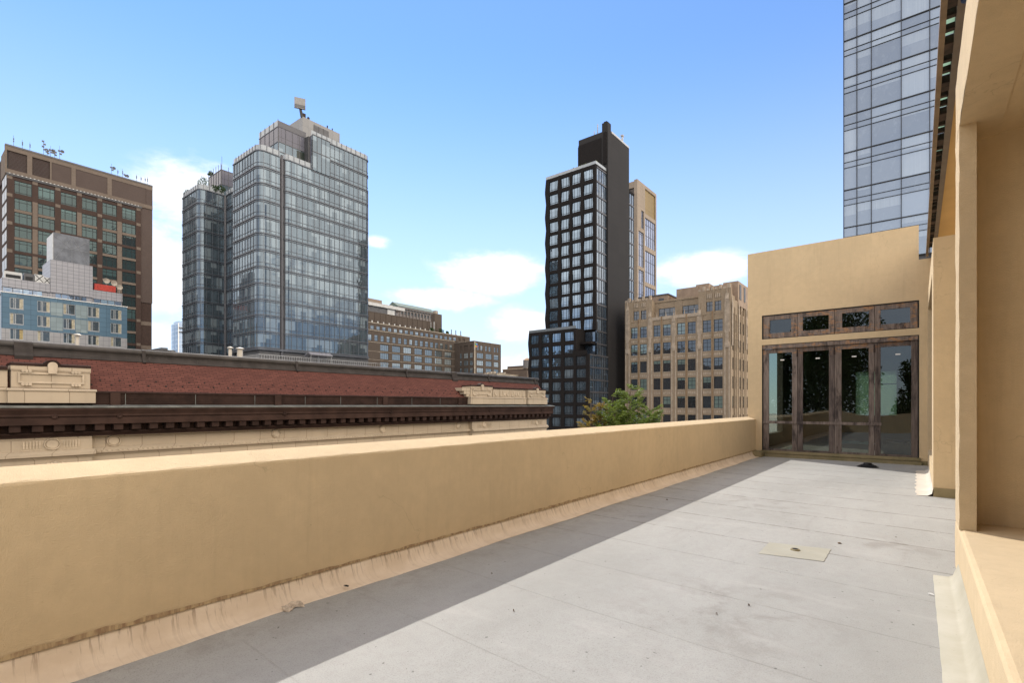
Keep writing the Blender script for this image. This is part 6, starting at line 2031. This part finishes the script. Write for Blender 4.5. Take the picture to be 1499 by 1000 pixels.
    g.box(-47, -36.6, -.12, .45, 23.4, 23.75)
    part('setback_storey', g, GB, t)
    g = MB(); g.box(-47, -36.6, Y + .46, Y + 1.59, 19.1, 19.3); g.box(-47, -36.6, Y - .02, Y + .3, 19.2, 19.9)
    for k in range(5): g.tube((-45.9 + k * 2.1, Y + .1, 19.9), (-45.9 + k * 2.1, Y + .1, 21.0), .14, .03, 6)
    part('terrace_parapet', g, GT, t)
    # roof bulkheads
    g = MB()
    g.box(-51.5, -44.5, Y + 3, Y + 11, 21.5, 25.3); g.box(-42.5, -37.6, Y + 3, Y + 9, 21.5, 26.2)
    g.box(-38.2, -35.4, Y + 3.2, Y + 9, 21.5, 26.6); g.box(-35.2, -31.0, Y + 4, Y + 12, 21.5, 26.0)
    g.box(XE - 3, XE + .1, Y + 5, Y + 13, 21.4, 26.6)
    b = part('roof_bulkhead', g, plain('tan_bulkhead_stucco', (.33, .245, .18), .9, 0, .12, .8), t)
    each_box('bulkhead_trim', DARK_METAL, b, [(-51.7, -44.3, Y + 2.8, Y + 11.2, 25.3, 25.55), (-46.6, -45.4, Y + 2.9, Y + 2.999, 23.6, 24.6), (XE + .101, XE + .2, Y + 6.0, Y + 7.2, 22.8, 26.0), (XE + .101, XE + .2, Y + 9.5, Y + 10.6, 22.8, 26.0)])
    # windows on the front
    w8 = window_meshes('gothic', 1.74, 2.55, (.5,), (.33, .70), FRM, GL, .08, .07, .1)
    for z0, z1 in rows:
        for a, b in cols:
            put_window(t, w8, FR((a + b) / 2, Y + .22, z0, 0) @ Matrix.Diagonal(((b - a) / 1.74, 1, 1, 1)))
    wt = window_meshes('arched', 1.36, 2.3, (.5,), (.55,), FRM, GL, .08, .07, .1)
    for c in tops: put_window(t, wt, FR((c[0] + c[1]) / 2, Y + .25, c[2], 0))
    wmid = window_meshes('wide', 3.8, 2.2, (.333, .667), (.5,), FRM, GL, .08, .10, .1)
    for a, b in mids: put_window(t, wmid, FR((a + b) / 2, Y + 1.8, 19.8, 0))
    # east side
    sc = [(1.1, 2.35), (3.05, 4.30), (6.5, 7.8), (9.2, 10.6), (12.6, 14.1), (15.4, 16.9), (18.6, 20.0)]
    g = MB(FR(XE, Y, 0, EAST))
    grid_wall(g, .45, 22, GROUND, 19.2, sc, rows, .45, 0, 0, .14)
    grid_wall(g, .45, 22, 19.2, 22.2, [c for c in sc if c[0] > 5], [(19.7, 21.4)], .45, 0, 0, .1)
    for a in (2.7, 5.4, 8.5, 11.6, 14.75, 17.75): g.box(a - .16, a + .16, -.16, -.002, GROUND, 20.6)
    for a in (.55, 5.4, 11.6): g.box(a - .3, a + .3, -.24, -.161, 12.4, 21.4, 1); g.tube((a, -.1, 21.0), (a, -.1, 23.2), .2, .03, 6, 1)
    part('east_facade', g, [GB, GT], t)
    ws = window_meshes('gothic_side', 1.35, 2.55, (.5,), (.33, .70), FRM, GL, .08, .07, .1)
    for z0, z1 in rows[:5]:
        for a, b in sc[:6]:
            put_window(t, ws, FR(XE - .22, Y + (a + b) / 2, z0, EAST) @ Matrix.Diagonal(((b - a) / 1.35, 1, 1, 1)))
gothic()

# ------------------------------------------------------------------ glass tower rising behind the terrace
def corner_tower():
    FRM = plain('black_mullion', (0.03, 0.03, 0.032), .4, .3, .05)
    GL = glass_mat('blue_tower_glass', (0.15, 0.18, 0.215), (0.42, 0.48, 0.52), 0.6, 0.22, (.80, .90, 1.0), wave=.03, blindmix=.55)
    t = thing('mirrored_tower', 'tall blue mirrored glass tower rising behind the terrace end wall at upper right', 'building', (4, 60, GROUND))
    Y = 55.0
    xs = [-5.22, -4.225, -3.165, -1.063, .83, 2.9, 5.0, 7.1, 9.2, 11.3, 13.4, 16.0]
    g = MB(); g.box(xs[0] + .2, xs[-1], Y + .25, 75, GROUND, 75)
    part('core', g, DARK_METAL, t)
    fl = [29.72 + 3.395 * k for k in range(-6, 14)]
    me = {}
    cnt = 0
    for z in fl:
        for i in range(len(xs) - 1):
            w = xs[i + 1] - xs[i]
            if i > 6: continue
            if not (12 < z < 68): continue
            key = i
            if key not in me:
                a = MB(); a.box(.02, w - .02, .05, .09, .03, 2.00)
                b = MB(); b.box(.02, w - .02, .05, .09, 2.03, 2.50); b.box(.02, w - .02, .05, .09, 2.53, 3.37)
                me[key] = (a.mesh('pane', GL), b.mesh('spandrel_pane', GL))
            if cnt < 98:
                place('window', me[key][0], t, FR(xs[i], Y, z, 0))
                place('spandrel_pane', me[key][1], t, FR(xs[i], Y, z, 0))
            cnt += 1
    g = MB()
    for z in fl:
        g.box(xs[0], xs[-1], Y - .05, Y + .1, z - .04, z + .025)
        g.box(xs[0], xs[-1], Y - .02, Y + .1, z + 2.0, z + 2.03); g.box(xs[0], xs[-1], Y - .02, Y + .1, z + 2.5, z + 2.53)
    part('floor_line_trim', g, FRM, t)
    g = MB()
    for i, x in enumerate(xs):
        g.box(x - .03, x + .03, Y - .06, Y + .1, GROUND, 75)
    part('mullion_grid', g, FRM, t)
    g = MB(); g.box(xs[7], xs[-1], Y + .1, Y + .2, GROUND, 75); g.box(xs[0], xs[7], Y + .1, Y + .2, GROUND, 12); g.box(xs[0], xs[7], Y + .1, Y + .2, 68, 75); g.box(xs[0] + .05, xs[0] + .15, Y + .2, 75, GROUND, 75)
    part('glass_skin', g, GL, t)
corner_tower()

# ------------------------------------------------------------------ trees
def spray_tree(name, label, base, apex_list, seed, leaf, size, spread, low, grp=None):
    """upright leaders with up-curving branches carrying flat sprays of leaves"""
    rnd = random.Random(seed)
    t = thing(name, label, 'tree', base, grp)
    wood = MB(); lf = MB()
    bx, by, bz = base
    fork = low - 1.5
    wood.tube((bx, by, bz), (bx, by, fork), .28, .2, 10)
    for (ax, ay, az_, spr) in apex_list:
        L = az_ - low
        wood.tube((bx, by, fork), (ax, ay, low), .2, .12, 8)
        wood.tube((ax, ay, low), (ax, ay, az_ - .1), .12, .02, 6)
        nb = int(19 * spr)
        for k in range(nb):
            f = (k + rnd.random()) / nb
            z0 = low + L * f ** .85
            ang = k * 2.399 + rnd.uniform(-.3, .3)
            ln = spread * spr * (1.05 - f) ** .7 * rnd.uniform(.7, 1.25) + .2
            prev = Vector((ax, ay, z0))
            d = Vector((math.cos(ang), math.sin(ang), rnd.uniform(.05, .45)))
            steps = 5
            pts = [prev]
            for s in range(steps):
                d.z += .12
                p = prev + d.normalized() * ln / steps
                wood.tube(prev, p, .028 * (1 - s / steps) + .006, .028 * (1 - (s + 1) / steps) + .005, 4, caps=False)
                pts.append(p); prev = p
            # sprays along the branch
            m = max(8, int(ln * 22))
            for q in range(m):
                u = (q + rnd.random()) / m * steps
                i = min(steps - 1, int(u)); c = pts[i].lerp(pts[i + 1], u - i)
                dirv = (pts[i + 1] - pts[i]).normalized()
                side = dirv.cross(Vector((0, 0, 1))).normalized() * rnd.choice((-1, 1))
                sl = size * rnd.uniform(2.8, 5.6) * (1.1 - .5 * u / steps)
                sd = (side * rnd.uniform(.5, 1) + dirv * .8 + Vector((0, 0, rnd.uniform(-.45, .35)))).normalized()
                nl = 8
                for j in range(nl):
                    cc = c + sd * sl * (j + .5) / nl
                    for sg in (-1, 1):
                        a = (sd * .5 + sd.cross(Vector((rnd.uniform(-.3, .3), rnd.uniform(-.3, .3), 1))).normalized() * sg + Vector((0, 0, rnd.uniform(-.5, .3)))).normalized()
                        b = a.cross(Vector((rnd.uniform(-1, 1), rnd.uniform(-1, 1), rnd.uniform(-.2, 1)))).normalized()
                        s2 = size * rnd.uniform(.7, 1.25)
                        e = cc + a * s2
                        lf.add([cc, cc + a * s2 * .5 + b * s2 * .22, e, cc + a * s2 * .5 - b * s2 * .22], [(0, 1, 2, 3)])
    part('trunk', wood, BARK, t)
    part('crown', lf, leaf, t)
    return t

spray_tree('street_tree', 'green feathery tree rising above the parapet in front of the gothic building', (-13.0, 27.2, GROUND),
           [(-13.05, 27.4, .95, 1.0), (-13.95, 27.0, .62, .75), (-12.3, 28.4, -.15, .95), (-13.4, 26.2, -.2, .9)], 4, LEAF, .125, 1.45, -3.2)
spray_tree('yellowing_tree', 'smaller tree with yellowing leaves left of the feathery green tree', (-15.2, 26.6, GROUND),
           [(-15.05, 26.4, .28, .55), (-14.5, 26.5, -.1, .6), (-15.5, 27.2, -.25, .6), (-14.2, 26.9, -.2, .6)], 9, LEAF_Y, .095, 1.25, -3.0)

def round_tree(label, base, c, r, n, size, seed):
    rnd = random.Random(seed)
    t = thing('plane_tree', label, 'tree', base, 'trees behind the viewer')
    g = MB(); g.tube(base, (c[0], c[1], c[2]), .4, .12, 8)
    for k in range(14):
        a = k * 2.4; e = (c[0] + r[0] * .8 * math.cos(a), c[1] + r[1] * .8 * math.sin(a), c[2] + r[2] * (-.6 + 1.3 * k / 14))
        g.tube((c[0], c[1], c[2] - r[2] * .7 + r[2] * .9 * k / 14), e, .09, .02, 5)
    part('trunk', g, BARK, t)
    g = MB()
    for k in range(34):
        while True:
            p = Vector((rnd.uniform(-1, 1), rnd.uniform(-1, 1), rnd.uniform(-1, 1)))
            if .3 < p.length < 1: break
        s = rnd.uniform(.22, .38)
        leaf_cloud(g, (c[0] + p.x * r[0] * .85, c[1] + p.y * r[1] * .85, c[2] + p.z * r[2] * .85), (r[0] * s, r[1] * s, r[2] * s), n, size, rnd)
    part('crown', g, LEAF_D, t)
round_tree('broad dark tree mirrored in the middle door panes', (-6.2, -16.5, GROUND), (-6.0, -16.5, 3.6), (3.9, 3.4, 6.8), 420, .17, 3)
round_tree('lower dark tree mirrored in the rightmost door pane', (.4, -19.0, GROUND), (.6, -19.0, .4), (2.6, 2.6, 3.6), 330, .16, 7)
round_tree('slender dark tree mirrored in the leftmost door pane', (-11.0, -17, GROUND), (-10.6, -17.0, 1.5), (2.0, 2.0, 5.0), 300, .16, 5)

# ------------------------------------------------------------------ city mirrored in the glass, behind the viewer
def mirrored_block():
    BR = masonry('mirrored_brick', (0.15, 0.11, 0.09), (0.13, 0.095, 0.08), (0.13, 0.11, 0.10), .3, .1, .012, .9, .3)
    GL = plain('mirrored_dark_window', (.04, .045, .05), .2)
    for label, x0, x1, y0, y1, zt in (('brown brick block mirrored in the lower windows of the black tower', -160, -96, -70, -42, 29.0),
                                      ('lower brick block mirrored in the gothic building windows', -92, -58, -78, -48, 20.0)):
        t = thing('brick_apartment_block', label, 'building', ((x0 + x1) / 2, (y0 + y1) / 2, GROUND), 'brick blocks behind the viewer')
        g = MB(); g.box(x0, x1, y0, y1 - .4, GROUND, zt)
        cols = [(k * 4.0 + 1.2, k * 4.0 + 3.0) for k in range(int((x1 - x0) / 4))]
        M = Matrix.Translation((x1, y1, 0)) @ Matrix.Rotation(math.pi, 4, 'Z')
        g.M = M
        rows = [(zt - 3.4 - 3.4 * k, zt - 1.6 - 3.4 * k) for k in range(7)]
        grid_wall(g, 0, x1 - x0, GROUND, zt + .6, cols, rows, .4, 0, 0, .05)
        part('wall', g, BR, t)
        g = MB(M)
        for z0, z1 in rows:
            for a, b in cols: g.box(a, b, .25, .3, z0, z1)
        part('windows', g, GL, t, stuff=True)
mirrored_block()
